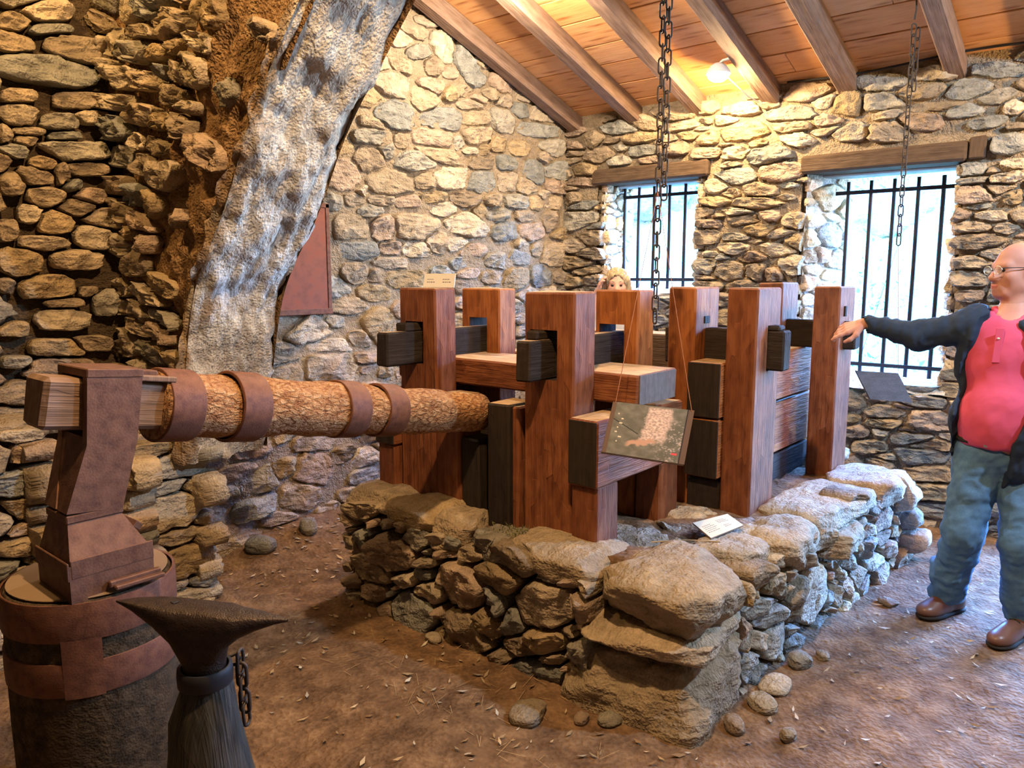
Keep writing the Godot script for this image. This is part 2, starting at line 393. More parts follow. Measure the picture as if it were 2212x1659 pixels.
func outlines(stones: Array, gap: float, planes := []) -> Array:
	var ms := []; for s in stones: ms.append(metric(s))
	var out := []
	for i in stones.size():
		var s: Array = stones[i]
		var c := Vector2(s[0], s[1])
		var poly := PackedVector2Array()
		var ex := rng.randf_range(0.42, 0.72)
		var ca := cos(s[4]); var sa := sin(s[4])
		for k in 24:
			var a := TAU * k / 24.0
			var x: float = signf(cos(a)) * pow(absf(cos(a)), ex) * s[2] * s[5]
			var y: float = signf(sin(a)) * pow(absf(sin(a)), ex) * s[3] * s[5]
			poly.append(c + Vector2(x * ca - y * sa, x * sa + y * ca))
		for j in stones.size():
			if i == j: continue
			var d := Vector2(stones[j][0], stones[j][1]) - c
			if absf(d.x) > 1.1 or absf(d.y) > 0.7: continue
			var l := d.length()
			if l < 1e-4: continue
			var q: Array = ms[i]; var w: Array = ms[j]
			var ri := l / sqrt(q[0] * d.x * d.x + 2.0 * q[1] * d.x * d.y + q[2] * d.y * d.y)
			var rj := l / sqrt(w[0] * d.x * d.x + 2.0 * w[1] * d.x * d.y + w[2] * d.y * d.y)
			if ri * s[5] * 1.2 + rj * stones[j][5] * 1.2 < l: continue
			var nn := Vector2((q[0] + w[0]) * d.x + (q[1] + w[1]) * d.y, (q[1] + w[1]) * d.x + (q[2] + w[2]) * d.y).normalized()
			poly = clip(poly, c + d * (ri / (ri + rj)) - nn * gap * 0.5, nn)
			if poly.size() < 3: break
		for pl in planes:
			if poly.size() >= 3: poly = clip(poly, pl[0], pl[1])
		out.append(poly)
	return out

# one stone: its outline in the plane of the frame, pushed `back` into the wall and domed `out` of it
func stone_mesh(poly: PackedVector2Array, f: Array, back: float, out: float, tone: Color, sd: float, rough := 1.0) -> Array:
	var c := Vector2.ZERO
	for p in poly: c += p
	c /= poly.size()
	var per := 0.0
	for i in poly.size(): per += poly[i].distance_to(poly[(i + 1) % poly.size()])
	var n := 22 if per < 0.7 else 30
	var rim := PackedVector2Array()
	var step := per / n
	var at := 0.0
	var i0 := 0; var len0 := poly[0].distance_to(poly[1 % poly.size()])
	for k in n:
		var want := step * k
		while at + len0 < want and i0 < poly.size() - 1:
			at += len0; i0 += 1; len0 = poly[i0].distance_to(poly[(i0 + 1) % poly.size()])
		rim.append(poly[i0].lerp(poly[(i0 + 1) % poly.size()], clampf((want - at) / maxf(len0, 1e-6), 0, 1)))
	var sm := PackedVector2Array()
	for k in n: sm.append(rim[k] * 0.68 + (rim[(k + 1) % n] + rim[(k + n - 1) % n]) * 0.16)
	var size := sqrt(per * per / 16.0)
	var v := PackedVector3Array(); var idx := PackedInt32Array(); var col := PackedColorArray()
	var ts := [0.9, 1.0, 0.965, 0.88, 0.74, 0.56, 0.32, 0.0]
	var hs := [-back, -out * 0.35, out * 0.42, out * 0.86, out * 0.95, out, out, out]
	var t1 := Vector2(rng.randf_range(-1, 1), rng.randf_range(-1, 1)); var t2 := Vector2(rng.randf_range(-1, 1), rng.randf_range(-1, 1)); var t3 := Vector2(rng.randf_range(-0.6, 0.6), -1.3); var t4 := Vector2(rng.randf_range(-1.6, 1.6), 0.9); var o4 := rng.randf_range(0.5, 1.0)
	var o1 := rng.randf_range(0.55, 0.95); var o2 := rng.randf_range(0.55, 1.0)
	var o3: Vector3 = pt(f, c.x, c.y, 0)
	for r in 8:
		for k in (n if r < 7 else 1):
			var d: Vector2 = (sm[k] - c) * ts[r] if r < 7 else Vector2.ZERO
			var w := nz.get_noise_3d((c.x + d.x) * 9.0, (c.y + d.y) * 9.0, sd)
			if r > 0 and r < 7: d *= 1.0 + 0.17 * rough * nz.get_noise_3d(cos(TAU * k / n) * 2.6 + sd, sin(TAU * k / n) * 2.6, sd * 0.7 + r * 0.22) - 0.03 * rough
			var h: float = hs[r]
			if r > 1:
				var e: Vector2 = d / size
				h = minf(h, out * (o1 + e.dot(t1) * 0.9)); h = minf(h, out * (o2 + e.dot(t2) * 1.2)); h = minf(h, out * (1.15 + e.dot(t3) * 0.8)); h = minf(h, out * (o4 + e.dot(t4)))
				h = maxf(h, out * 0.1) + w * out * 0.5 * rough + nz2.get_noise_3d((c.x + d.x) * 7.0, (c.y + d.y) * 34.0, sd) * out * 0.24 * rough + nz.get_noise_3d((c.x + d.x) * 26.0, (c.y + d.y) * 32.0, sd) * out * 0.16 * rough
			v.append(f[1] * d.x + f[2] * d.y + f[3] * h)
			var tn := 1.0 + 0.35 * w + 0.12 * nz2.get_noise_3d((c.x + d.x) * 5.0, (c.y + d.y) * 11.0, sd + 3.0)
			col.append(Color(tone.r * tn, tone.g * tn, tone.b * tn))
	for r in 6:
		for k in n:
			var a := r * n + k; var b := r * n + (k + 1) % n
			idx.append_array([a, a + n, b, b, a + n, b + n])
	for k in n: idx.append_array([6 * n + k, 7 * n, 6 * n + (k + 1) % n])
	for k in range(1, n - 1): idx.append_array([0, k, k + 1])
	return [mk(v, idx, col), o3]

const TONES := [[0.43, 0.345, 0.25], [0.40, 0.33, 0.255], [0.37, 0.345, 0.30], [0.44, 0.335, 0.26], [0.42, 0.32, 0.20], [0.31, 0.315, 0.305], [0.54, 0.46, 0.36], [0.34, 0.27, 0.20]]

func tone(k := -1, dim := 1.0) -> Color:
	var t: Array = TONES[k if k >= 0 else rng.randi() % TONES.size()]
	var g := rng.randf_range(0.8, 1.15) * dim
	return Color(t[0] * g, t[1] * g, t[2] * g)

# lays all the stones of one face; past `most` of a thing the smallest are joined into one heap of chinking
func lay(parent: Node, stones: Array, f: Array, gap: float, back: float, out: float, planes := [], dim := 1.0, rough := 1.0, shape = null, mat: Material = null, most := 285) -> void:
	var polys := outlines(stones, gap, planes)
	var order := range(stones.size())
	order.sort_custom(func(a, b): return stones[a][2] * stones[a][3] > stones[b][2] * stones[b][3])
	var rest_v := PackedVector3Array(); var rest_i := PackedInt32Array(); var rest_c := PackedColorArray()
	var n := 0
	for i in order:
		var poly: PackedVector2Array = polys[i]
		if poly.size() < 3: continue
		if shape != null: poly = shape.call(poly)
		var area := 0.0
		for k in poly.size(): area += poly[k].cross(poly[(k + 1) % poly.size()])
		if area < 0.0006: continue
		var small: float = minf(1.0, stones[i][3] / 0.045)
		var m := stone_mesh(poly, f, back, out * rng.randf_range(0.6, 1.25) * lerpf(0.55, 1.0, small), tone(-1, dim), rng.randf() * 50.0, rough)
		if n < most:
			part(parent, "stone", m[0], mat if mat else M.stone, m[1])
		else:
			var a: Array = m[0].surface_get_arrays(0)
			var s := rest_v.size()
			for p in a[Mesh.ARRAY_VERTEX]: rest_v.append(p + m[1])
			rest_c.append_array(a[Mesh.ARRAY_COLOR])
			for q in a[Mesh.ARRAY_INDEX]: rest_i.append(q + s)
		n += 1
	if rest_v.size():
		var o := part(parent, "chinking_stones", mk(rest_v, rest_i, rest_c), mat if mat else M.stone)
		o.set_meta("kind", "stuff")

# a free boulder: a rounded, chipped block (half extents h)
func boulder(h: Vector3, sq: float, rough: float, tn: Color, n := 8) -> ArrayMesh:
	var v := PackedVector3Array(); var idx := PackedInt32Array(); var col := PackedColorArray()
	var sd := rng.randf() * 60.0
	var cut := []
	for k in 9: cut.append([Vector3(rng.randfn(), rng.randfn() * 0.8, rng.randfn()).normalized(), rng.randf_range(0.80, 1.0)])
	for ax in 3:
		for sg in [-1.0, 1.0]:
			var s := v.size()
			for i in n + 1:
				for j in n + 1:
					var p := Vector3.ZERO
					p[ax] = sg
					p[(ax + 1) % 3] = tan((2.0 * i / n - 1.0) * PI / 4.0)
					p[(ax + 2) % 3] = tan((2.0 * j / n - 1.0) * PI / 4.0) * sg
					var l := pow(pow(absf(p.x), sq) + pow(absf(p.y), sq) + pow(absf(p.z), sq), 1.0 / sq)
					var q := p / l
					for c in cut:
						var e: Vector3 = c[0]
						var reach: float = pow(pow(absf(e.x), 1.25) + pow(absf(e.y), 1.25) + pow(absf(e.z), 1.25), 0.8)   # support of the rounded block
						var over: float = q.dot(e) - c[1] * reach * 0.86
						if over > 0.0: q -= e * over * 0.9
					q = q * h
					var w := nz.get_noise_3dv(q * 6.0 + Vector3(sd, 0, sd)); var x := nz.get_noise_3dv(q * Vector3(22, 34, 22) + Vector3(sd, sd, 0))
					q += q.normalized() * (w * 0.045 + x * 0.022) * rough * (h.x + h.y + h.z) * 1.1
					v.append(q)
					var g := 1.0 + 0.20 * w + 0.10 * x
					col.append(Color(tn.r * g, tn.g * g, tn.b * g))
			for i in n:
				for j in n:
					var a := s + i * (n + 1) + j; var b := a + 1; var c := a + n + 1; var d := c + 1
					idx.append_array([a, b, c, b, d, c])
	# weld the normals of the six patches by place
	var nn := PackedVector3Array(); nn.resize(v.size())
	var at := {}
	for t in range(0, idx.size(), 3):
		var f := (v[idx[t + 2]] - v[idx[t]]).cross(v[idx[t + 1]] - v[idx[t]])
		if f.dot(v[idx[t]]) < 0.0:
			var k := idx[t + 1]; idx[t + 1] = idx[t + 2]; idx[t + 2] = k; f = -f
		for k in 3:
			var key := Vector3i((v[idx[t + k]] * 4000.0).round())
			at[key] = at.get(key, Vector3.ZERO) + f
	for k in v.size(): nn[k] = at[Vector3i((v[k] * 4000.0).round())].normalized()
	return raw(v, nn, idx, col)

# ------------------------------------------------------------------ materials
func grain(sd: int, freq: float, type: int, oct: int, w := 512, h := 512, frac := FastNoiseLite.FRACTAL_FBM, ret := -1, warp := 0.0) -> PackedByteArray:
	var n := FastNoiseLite.new()
	n.seed = sd; n.frequency = freq; n.noise_type = type; n.fractal_type = frac; n.fractal_octaves = oct
	if ret >= 0: n.cellular_return_type = ret
	if warp > 0.0:
		n.domain_warp_enabled = true; n.domain_warp_amplitude = warp; n.domain_warp_frequency = 0.02; n.domain_warp_fractal_octaves = 4
	var im := n.get_seamless_image(w, h, false, false, 0.15, true)
	im.convert(Image.FORMAT_L8)
	if w != 512 or h != 512: im.resize(512, 512, Image.INTERPOLATE_CUBIC)
	return im.get_data()

func pic(col: PackedByteArray, fmt := Image.FORMAT_RGB8) -> ImageTexture:
	return ImageTexture.create_from_image(Image.create_from_data(512, 512, false, fmt, col))

# colour ramp over a mix of grey fields: stops are sRGB colours from dark to light
func ramp(f: PackedFloat32Array, stops: Array) -> ImageTexture:
	var lut := PackedByteArray(); lut.resize(768)
	for k in 256:
		var x := k / 255.0 * (stops.size() - 1)
		var i := mini(int(x), stops.size() - 2)
		var c: Color = stops[i].lerp(stops[i + 1], x - i)
		lut[k * 3] = c.r8; lut[k * 3 + 1] = c.g8; lut[k * 3 + 2] = c.b8
	var d := PackedByteArray(); d.resize(512 * 512 * 3)
	for p in f.size():
		var k := clampi(int(f[p] * 255.0), 0, 255) * 3
		d[p * 3] = lut[k]; d[p * 3 + 1] = lut[k + 1]; d[p * 3 + 2] = lut[k + 2]
	return pic(d)

func mixf(parts: Array, bias := 0.0) -> PackedFloat32Array:   # [[bytes, weight], ...]
	var f := PackedFloat32Array(); f.resize(512 * 512); f.fill(bias)
	for q in parts:
		var b: PackedByteArray = q[0]; var w: float = q[1] / 255.0
		for p in f.size(): f[p] += b[p] * w
	return f

func grey(f: PackedFloat32Array) -> ImageTexture:
	var d := PackedByteArray(); d.resize(512 * 512)
	for p in f.size(): d[p] = clampi(int(f[p] * 255.0), 0, 255)
	return pic(d, Image.FORMAT_L8)

func mat(called: String, col: Color, rough := 0.9, tex: Texture2D = null, bump: Texture2D = null, depth := 0.0, scale := Vector3.ONE, world := false) -> StandardMaterial3D:
	var m := StandardMaterial3D.new(); m.resource_name = called
	m.albedo_color = col; m.roughness = rough; m.metallic_specular = 0.3
	if tex: m.albedo_texture = tex
	if bump: m.heightmap_enabled = true; m.heightmap_texture = bump; m.heightmap_scale = depth
	if tex or bump:
		m.uv1_triplanar = true; m.uv1_world_triplanar = world; m.uv1_scale = scale; m.uv1_triplanar_sharpness = 4.0
	M[called] = m
	return m

func lin(r: float, g: float, b: float) -> Color: return Color(r, g, b).linear_to_srgb()

func materials():
	var S := FastNoiseLite.TYPE_SIMPLEX_SMOOTH; var C := FastNoiseLite.TYPE_CELLULAR; var R := FastNoiseLite.FRACTAL_RIDGED
	var fine := grain(1, 0.09, S, 4); var blot := grain(2, 0.016, S, 4); var mid := grain(3, 0.035, S, 4)
	var bands := grain(4, 0.03, S, 4, 128, 512); var ridge := grain(5, 0.02, S, 4, 256, 512, R)
	var long := grain(6, 0.04, S, 4, 512, 40); var longf := grain(7, 0.12, S, 3, 512, 64); var plate := grain(8, 0.034, C, 1, 512, 250, FastNoiseLite.FRACTAL_NONE, FastNoiseLite.RETURN_DISTANCE2_SUB, 34.0)
	var knots := grain(14, 0.011, C, 1, 512, 360, FastNoiseLite.FRACTAL_NONE, FastNoiseLite.RETURN_DISTANCE)
	for p in knots.size(): knots[p] = mini(255, int(knots[p] * 5.0))
	var crack := PackedByteArray(); crack.resize(plate.size())
	for p in plate.size(): crack[p] = mini(255, int(pow(plate[p] / 255.0, 0.7) * 560.0))
	var crack2 := grain(18, 0.05, C, 1, 512, 170, FastNoiseLite.FRACTAL_NONE, FastNoiseLite.RETURN_DISTANCE2_SUB, 40.0)
	for p in crack2.size(): crack2[p] = mini(255, int(pow(crack2[p] / 255.0, 0.8) * 620.0))
	var streak := grain(9, 0.02, S, 3, 256, 64)
	# stone: grey mottling over the tone that each stone carries
	var sc := ramp(mixf([[fine, 0.45], [blot, 0.35], [bands, 0.35]], -0.08), [Color(0.55, 0.53, 0.5), Color(0.8, 0.79, 0.77), Color(0.93, 0.92, 0.9), Color(1, 1, 0.98)])
	var sh := grey(mixf([[fine, 0.22], [mid, 0.35], [bands, 0.5]], -0.03))
	var st := mat("stone", Color.WHITE, 0.92, sc, sh, 1.9, Vector3(1.7, 1.7, 1.7), true)
	st.vertex_color_use_as_albedo = true
	var wh := mat("whitewashed", Color.WHITE, 0.9, sc, sh, 2.2, Vector3(1.9, 1.9, 1.9), true)
	wh.vertex_color_use_as_albedo = true
	mat("mortar", lin(0.35, 0.28, 0.205), 0.97, sc, grey(mixf([[fine, 0.35], [mid, 0.55]])), 1.8, Vector3(1.7, 1.7, 1.7), true)
	mat("earth_joint", lin(0.10, 0.072, 0.048), 0.98, sc, sh, 3.0, Vector3(1.7, 1.7, 1.7), true)
	mat("rough_render", lin(0.34, 0.24, 0.15), 0.97, ramp(mixf([[blot, 0.6], [fine, 0.4]]), [Color(0.5, 0.42, 0.36), Color(0.8, 0.74, 0.66), Color(1, 0.98, 0.94)]), grey(mixf([[fine, 0.35], [mid, 0.6]])), 2.4, Vector3(1.5, 1.5, 1.5), true)
	mat("plaster", lin(0.76, 0.76, 0.75), 0.93, ramp(mixf([[blot, 0.55], [fine, 0.3], [longf, 0.3]], -0.08), [Color(0.42, 0.39, 0.35), Color(0.72, 0.71, 0.69), Color(0.9, 0.9, 0.89), Color(1, 1, 1)]), grey(mixf([[fine, 0.4], [mid, 0.4], [longf, 0.2]])), 1.5, Vector3(1.6, 1.6, 1.6), true)
	M.plaster.vertex_color_use_as_albedo = true
	mat("dirt", lin(0.31, 0.215, 0.14), 0.95, ramp(mixf([[blot, 0.55], [fine, 0.35], [mid, 0.2]], -0.03), [Color(0.42, 0.38, 0.36), Color(0.72, 0.67, 0.63), Color(1, 0.97, 0.92)]), grey(mixf([[fine, 0.4], [mid, 0.4], [blot, 0.2]])), 1.7, Vector3(0.9, 0.9, 0.9), true)
	# timber: grain along the local y axis
	var wf := mixf([[long, 0.42], [longf, 0.2], [blot, 0.45]], -0.02)
	var wood := ramp(wf, [Color(0.62, 0.57, 0.54), Color(0.80, 0.77, 0.75), Color(0.93, 0.91, 0.9), Color(1, 1, 1)])
	var adze := grain(12, 0.03, C, 1, 512, 340, FastNoiseLite.FRACTAL_NONE, FastNoiseLite.RETURN_CELL_VALUE)
	var woodh := grey(mixf([[long, 0.35], [longf, 0.25], [adze, 0.3], [mid, 0.1]]))
	var ad := grain(12, 0.03, C, 1, 512, 340, FastNoiseLite.FRACTAL_NONE, FastNoiseLite.RETURN_CELL_VALUE)
	var hewn := ramp(mixf([[long, 0.30], [longf, 0.15], [blot, 0.45], [ad, 0.28]], -0.06), [Color(0.52, 0.46, 0.44), Color(0.76, 0.70, 0.68), Color(0.93, 0.9, 0.88), Color(1, 1, 1)])
	mat("beam_wood", lin(0.25, 0.098, 0.046), 0.62, hewn, woodh, 0.8, Vector3(2.2, 0.9, 2.2))
	mat("beam_wood_orange", lin(0.37, 0.145, 0.048), 0.62, hewn, woodh, 0.8, Vector3(2.0, 0.8, 2.0))
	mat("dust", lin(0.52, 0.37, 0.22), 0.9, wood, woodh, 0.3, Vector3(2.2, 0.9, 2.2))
	mat("char", lin(0.035, 0.027, 0.023), 0.75, wood, woodh, 0.5, Vector3(2.2, 0.9, 2.2))
	mat("grey_end", lin(0.14, 0.115, 0.10), 0.8, wood, woodh, 0.4, Vector3(2.2, 2.2, 2.2))
	mat("rafter_wood", lin(0.27, 0.185, 0.14), 0.75, wood, woodh, 0.5, Vector3(2.4, 0.6, 2.4))
	for k in 3:
		mat("board_%d" % k, [lin(0.70, 0.38, 0.17), lin(0.74, 0.42, 0.20), lin(0.66, 0.34, 0.14)][k], 0.7, ramp(mixf([[long, 0.16], [longf, 0.12], [blot, 0.26], [knots, 0.36]], 0.12), [Color(0.34, 0.24, 0.18), Color(0.70, 0.60, 0.52), Color(0.93, 0.89, 0.84), Color(1, 1, 1)]), woodh, 0.2, Vector3(2.3, 0.55, 2.3))
		M["board_%d" % k].uv1_offset = Vector3(0.31 * k, 0.17 * k, 0.43 * k)
	mat("old_oak", lin(0.115, 0.08, 0.055), 0.85, wood, woodh, 0.8, Vector3(2.4, 0.9, 2.4))
	mat("drum_wood", lin(0.115, 0.09, 0.065), 0.9, ramp(mixf([[blot, 0.6], [fine, 0.35]]), [Color(0.3, 0.28, 0.26), Color(0.7, 0.66, 0.6), Color(1, 0.95, 0.86)]), grey(mixf([[fine, 0.4], [mid, 0.5]])), 0.5, Vector3(2.5, 2.5, 2.5))
	mat("stump_wood", lin(0.075, 0.07, 0.062), 0.85, ramp(mixf([[blot, 0.5], [longf, 0.4]]), [Color(0.4, 0.4, 0.4), Color(0.8, 0.78, 0.75), Color(1, 1, 1)]), woodh, 0.8, Vector3(3, 1, 3))
	mat("bark", lin(0.50, 0.37, 0.26), 0.95, ramp(mixf([[crack, 0.30], [crack2, 0.24], [blot, 0.5], [fine, 0.3]], -0.18), [Color(0.36, 0.23, 0.16), Color(0.72, 0.56, 0.45), Color(0.88, 0.78, 0.66), Color(1, 0.94, 0.84)]), grey(mixf([[crack, 0.45], [crack2, 0.25], [mid, 0.2], [fine, 0.15]])), 1.3, Vector3(3.2, 3.0, 3.2))
	var rb := ramp(mixf([[blot, 0.7], [fine, 0.35]], -0.03), [Color(0.62, 0.55, 0.55), Color(0.85, 0.78, 0.75), Color(1, 0.92, 0.86)])
	mat("rusty_iron", lin(0.20, 0.125, 0.095), 0.62, rb, grey(mixf([[fine, 0.5], [blot, 0.4]])), 0.10, Vector3(2.6, 2.6, 2.6))
	M.rusty_iron.metallic = 0.25
	mat("band_iron", lin(0.205, 0.108, 0.075), 0.6, rb, grey(mixf([[fine, 0.5], [blot, 0.4]])), 0.09, Vector3(3, 3, 3)); M.band_iron.metallic = 0.2
	mat("red_iron", lin(0.24, 0.10, 0.065), 0.6, ramp(mixf([[blot, 0.8], [fine, 0.2]]), [Color(0.8, 0.7, 0.66), Color(0.95, 0.85, 0.8), Color(1, 0.8, 0.6)]), null, 0.0, Vector3(1.4, 1.4, 1.4))
	mat("anvil_iron", lin(0.045, 0.036, 0.031), 0.42, rb, grey(mixf([[fine, 0.5], [blot, 0.4]])), 0.25, Vector3(4, 4, 4)); M.anvil_iron.metallic = 0.35
	mat("black_iron", lin(0.03, 0.028, 0.03), 0.55); M.black_iron.metallic = 0.5
	mat("chain_iron", lin(0.055, 0.042, 0.036), 0.6); M.chain_iron.metallic = 0.4
	mat("cord", lin(0.30, 0.13, 0.07), 0.9)
	mat("wire", lin(0.02, 0.02, 0.022), 0.7)
	mat("white_wire", lin(0.6, 0.6, 0.58), 0.6)
	mat("board_back", lin(0.10, 0.105, 0.125), 0.7, sc, null, 0.0, Vector3(2, 2, 2))
	mat("panel_edge", lin(0.20, 0.14, 0.095), 0.7)
	mat("card", lin(0.72, 0.64, 0.50), 0.6)
	mat("white_card", lin(0.75, 0.75, 0.74), 0.5)
	mat("straw", lin(0.38, 0.27, 0.15), 0.9)
	mat("print", lin(0.10, 0.09, 0.08), 0.8)
	mat("skin", lin(0.43, 0.21, 0.155), 0.5); M.skin.subsurf_scatter_enabled = true; M.skin.subsurf_scatter_strength = 0.12
	mat("pale_skin", lin(0.58, 0.31, 0.23), 0.5)
	mat("polo", lin(0.52, 0.07, 0.13), 0.85)
	mat("jacket", lin(0.02, 0.032, 0.055), 0.85)
	mat("collar", lin(0.03, 0.03, 0.045), 0.85)
	mat("jeans", lin(0.10, 0.20, 0.33), 0.9, ramp(mixf([[fine, 0.5], [blot, 0.5]]), [Color(0.75, 0.78, 0.8), Color(1, 1, 1)]), null, 0.0, Vector3(3, 3, 3))
	mat("leather", lin(0.12, 0.05, 0.03), 0.28); M.leather.clearcoat_enabled = true; M.leather.clearcoat = 0.5
	mat("sole", lin(0.02, 0.016, 0.014), 0.8)
	mat("buckle", lin(0.5, 0.48, 0.42), 0.3); M.buckle.metallic = 0.9
	mat("hair", lin(0.40, 0.30, 0.18), 0.55)
	mat("grey_hair", lin(0.35, 0.32, 0.3), 0.7)
	mat("dark_eye", lin(0.03, 0.02, 0.015), 0.3)
	mat("lips", lin(0.42, 0.14, 0.12), 0.5)
	mat("blouse", lin(0.45, 0.42, 0.40), 0.9)
	mat("trousers", lin(0.05, 0.05, 0.07), 0.9)
	var lens := StandardMaterial3D.new(); lens.resource_name = "lens"; lens.transparency = BaseMaterial3D.TRANSPARENCY_ALPHA; lens.albedo_color = Color(0.9, 0.95, 1.0, 0.12); lens.roughness = 0.02; M.lens = lens
	mat("grass", lin(0.40, 0.46, 0.36), 0.9, ramp(mixf([[fine, 0.5], [blot, 0.5]]), [Color(0.5, 0.55, 0.4), Color(1, 1, 0.9)]), grey(mixf([[fine, 0.6], [mid, 0.4]])), 6.0, Vector3(1.2, 1.2, 1.2), true)
	var lf := mat("leaf", lin(0.22, 0.33, 0.24), 0.6); lf.backlight_enabled = true; lf.backlight = Color(0.3, 0.45, 0.2)
	lf.vertex_color_use_as_albedo = true
	mat("litter", Color.WHITE, 0.85); M.litter.vertex_color_use_as_albedo = true
	mat("moss", lin(0.16, 0.16, 0.06), 0.95)
	mat("lamp_housing", lin(0.6, 0.6, 0.6), 0.4)
	mat("reveal_wood", lin(0.45, 0.43, 0.40), 0.8, wood, woodh, 0.4, Vector3(2.4, 0.9, 2.4))

func lamp(at: Vector3, energy: float, col: Color, label: String, stem := true):
	var t := thing("ceiling_lamp", label, "lamp", at)
	part(t, "housing", lathe([Vector2(0.0, 0.06), Vector2(0.03, 0.06), Vector2(0.05, 0.045), Vector2(0.075, 0.012), Vector2(0.08, -0.006), Vector2(0.072, -0.006), Vector2(0.04, 0.022), Vector2(0, 0.022)], 24), M.lamp_housing)
	if stem:
		part(t, "stem", tube([Vector3(0, 0.055, 0), Vector3(0, roof_y(at.x) - at.y, 0)], 0.008, 8), M.lamp_housing)
	else:
		part(t, "bracket", tube([Vector3(0, 0.055, 0), Vector3(0, 0.075, 0.03), Vector3(0, 0.08, 0.095)], 0.009, 8), M.lamp_housing)
	var e := StandardMaterial3D.new(); e.resource_name = "lamp_glow"; e.emission_enabled = true; e.emission = col.lerp(Color.WHITE, 0.6); e.emission_energy_multiplier = 30.0; e.albedo_color = Color.WHITE
	part(t, "bulb", lathe([Vector2(0, -0.055), Vector2(0.035, -0.05), Vector2(0.062, -0.032), Vector2(0.074, -0.006), Vector2(0.06, 0.014), Vector2(0, 0.018)], 24), e)
	var l := OmniLight3D.new(); l.name = "lamp_light"; l.light_color = col; l.light_energy = energy; l.light_size = 0.05; l.omni_range = 20.0; l.omni_attenuation = 2.0; l.shadow_enabled = true
	l.position = Vector3(0, -0.02, 0)
	t.add_child(l)

func roof_y(x: float) -> float: return EAVE + (WX - x) * SLOPE if x > 1.0 else EAVE + (WX - 1.0) * SLOPE - (1.0 - x) * SLOPE

# ------------------------------------------------------------------ the setting
const W1 := [-3.50, -2.68, 1.47, 2.33]   # z from, z to, sill, head
const W2 := [-1.87, -0.97, 0.90, 2.28]
const DOOR := [-0.34, 0.85, 0.0, 2.35]

func box(s: Soup, lo: Vector3, hi: Vector3):
	for ax in 3:
		var u := (ax + 1) % 3; var w := (ax + 2) % 3
		for sd in 2:
			var q := []
			for k in [[0, 0], [1, 0], [1, 1], [0, 1]]:
				var p := Vector3.ZERO
				p[ax] = hi[ax] if sd else lo[ax]; p[u] = hi[u] if k[0] else lo[u]; p[w] = hi[w] if k[1] else lo[w]
				q.append(p)
			var o := Vector3.ZERO; o[ax] = 1.0 if sd else -1.0
			s.poly(q, o)

func slab(parent: Node, called: String, boxes: Array, m: Material) -> MeshInstance3D:
	var s := Soup.new()
	for b in boxes: box(s, b[0], b[1])
	return part(parent, called, raw(s.v, s.n, s.i), m)

func floor_y(x: float, z: float) -> float:
	var rise := smoothstep(-3.3, -4.0, z) * smoothstep(1.9, 2.6, x) * 0.13
	return rise + nz.get_noise_2d(x * 1.3, z * 1.3) * 0.018 + nz.get_noise_2d(x * 6.0, z * 6.0) * 0.009 + nz2.get_noise_2d(x * 14.0, z * 14.0) * 0.003

func shell():
	var pts := []
	for i in 191:
		var row := []
		for j in 161:
			var x := -3.1 + 8.85 * j / 160.0; var z := -4.0 + 7.1 * i / 190.0
			row.append(Vector3(x, floor_y(x, z), z))
		pts.append(row)
	var fl := part(self, "floor", sheet(pts, true), M.dirt)
	fl.set_meta("kind", "structure"); fl.set_meta("label", "trodden brown earth floor of the forge")
	slab(fl, "subsoil", [[Vector3(-3.4, -0.4, -4.4), Vector3(5.9, -0.08, 3.2)]], M.dirt)
	# the sides of the room behind the camera
	var r := slab(self, "wall_right", [[Vector3(-3.4, -0.3, 2.2), Vector3(5.8, 4.4, 2.6)]], M.mortar); r.set_meta("kind", "structure")
	var b := slab(self, "wall_back", [[Vector3(-3.4, -0.3, -4.3), Vector3(-3.0, 4.4, 3.2)]], M.mortar); b.set_meta("kind", "structure")

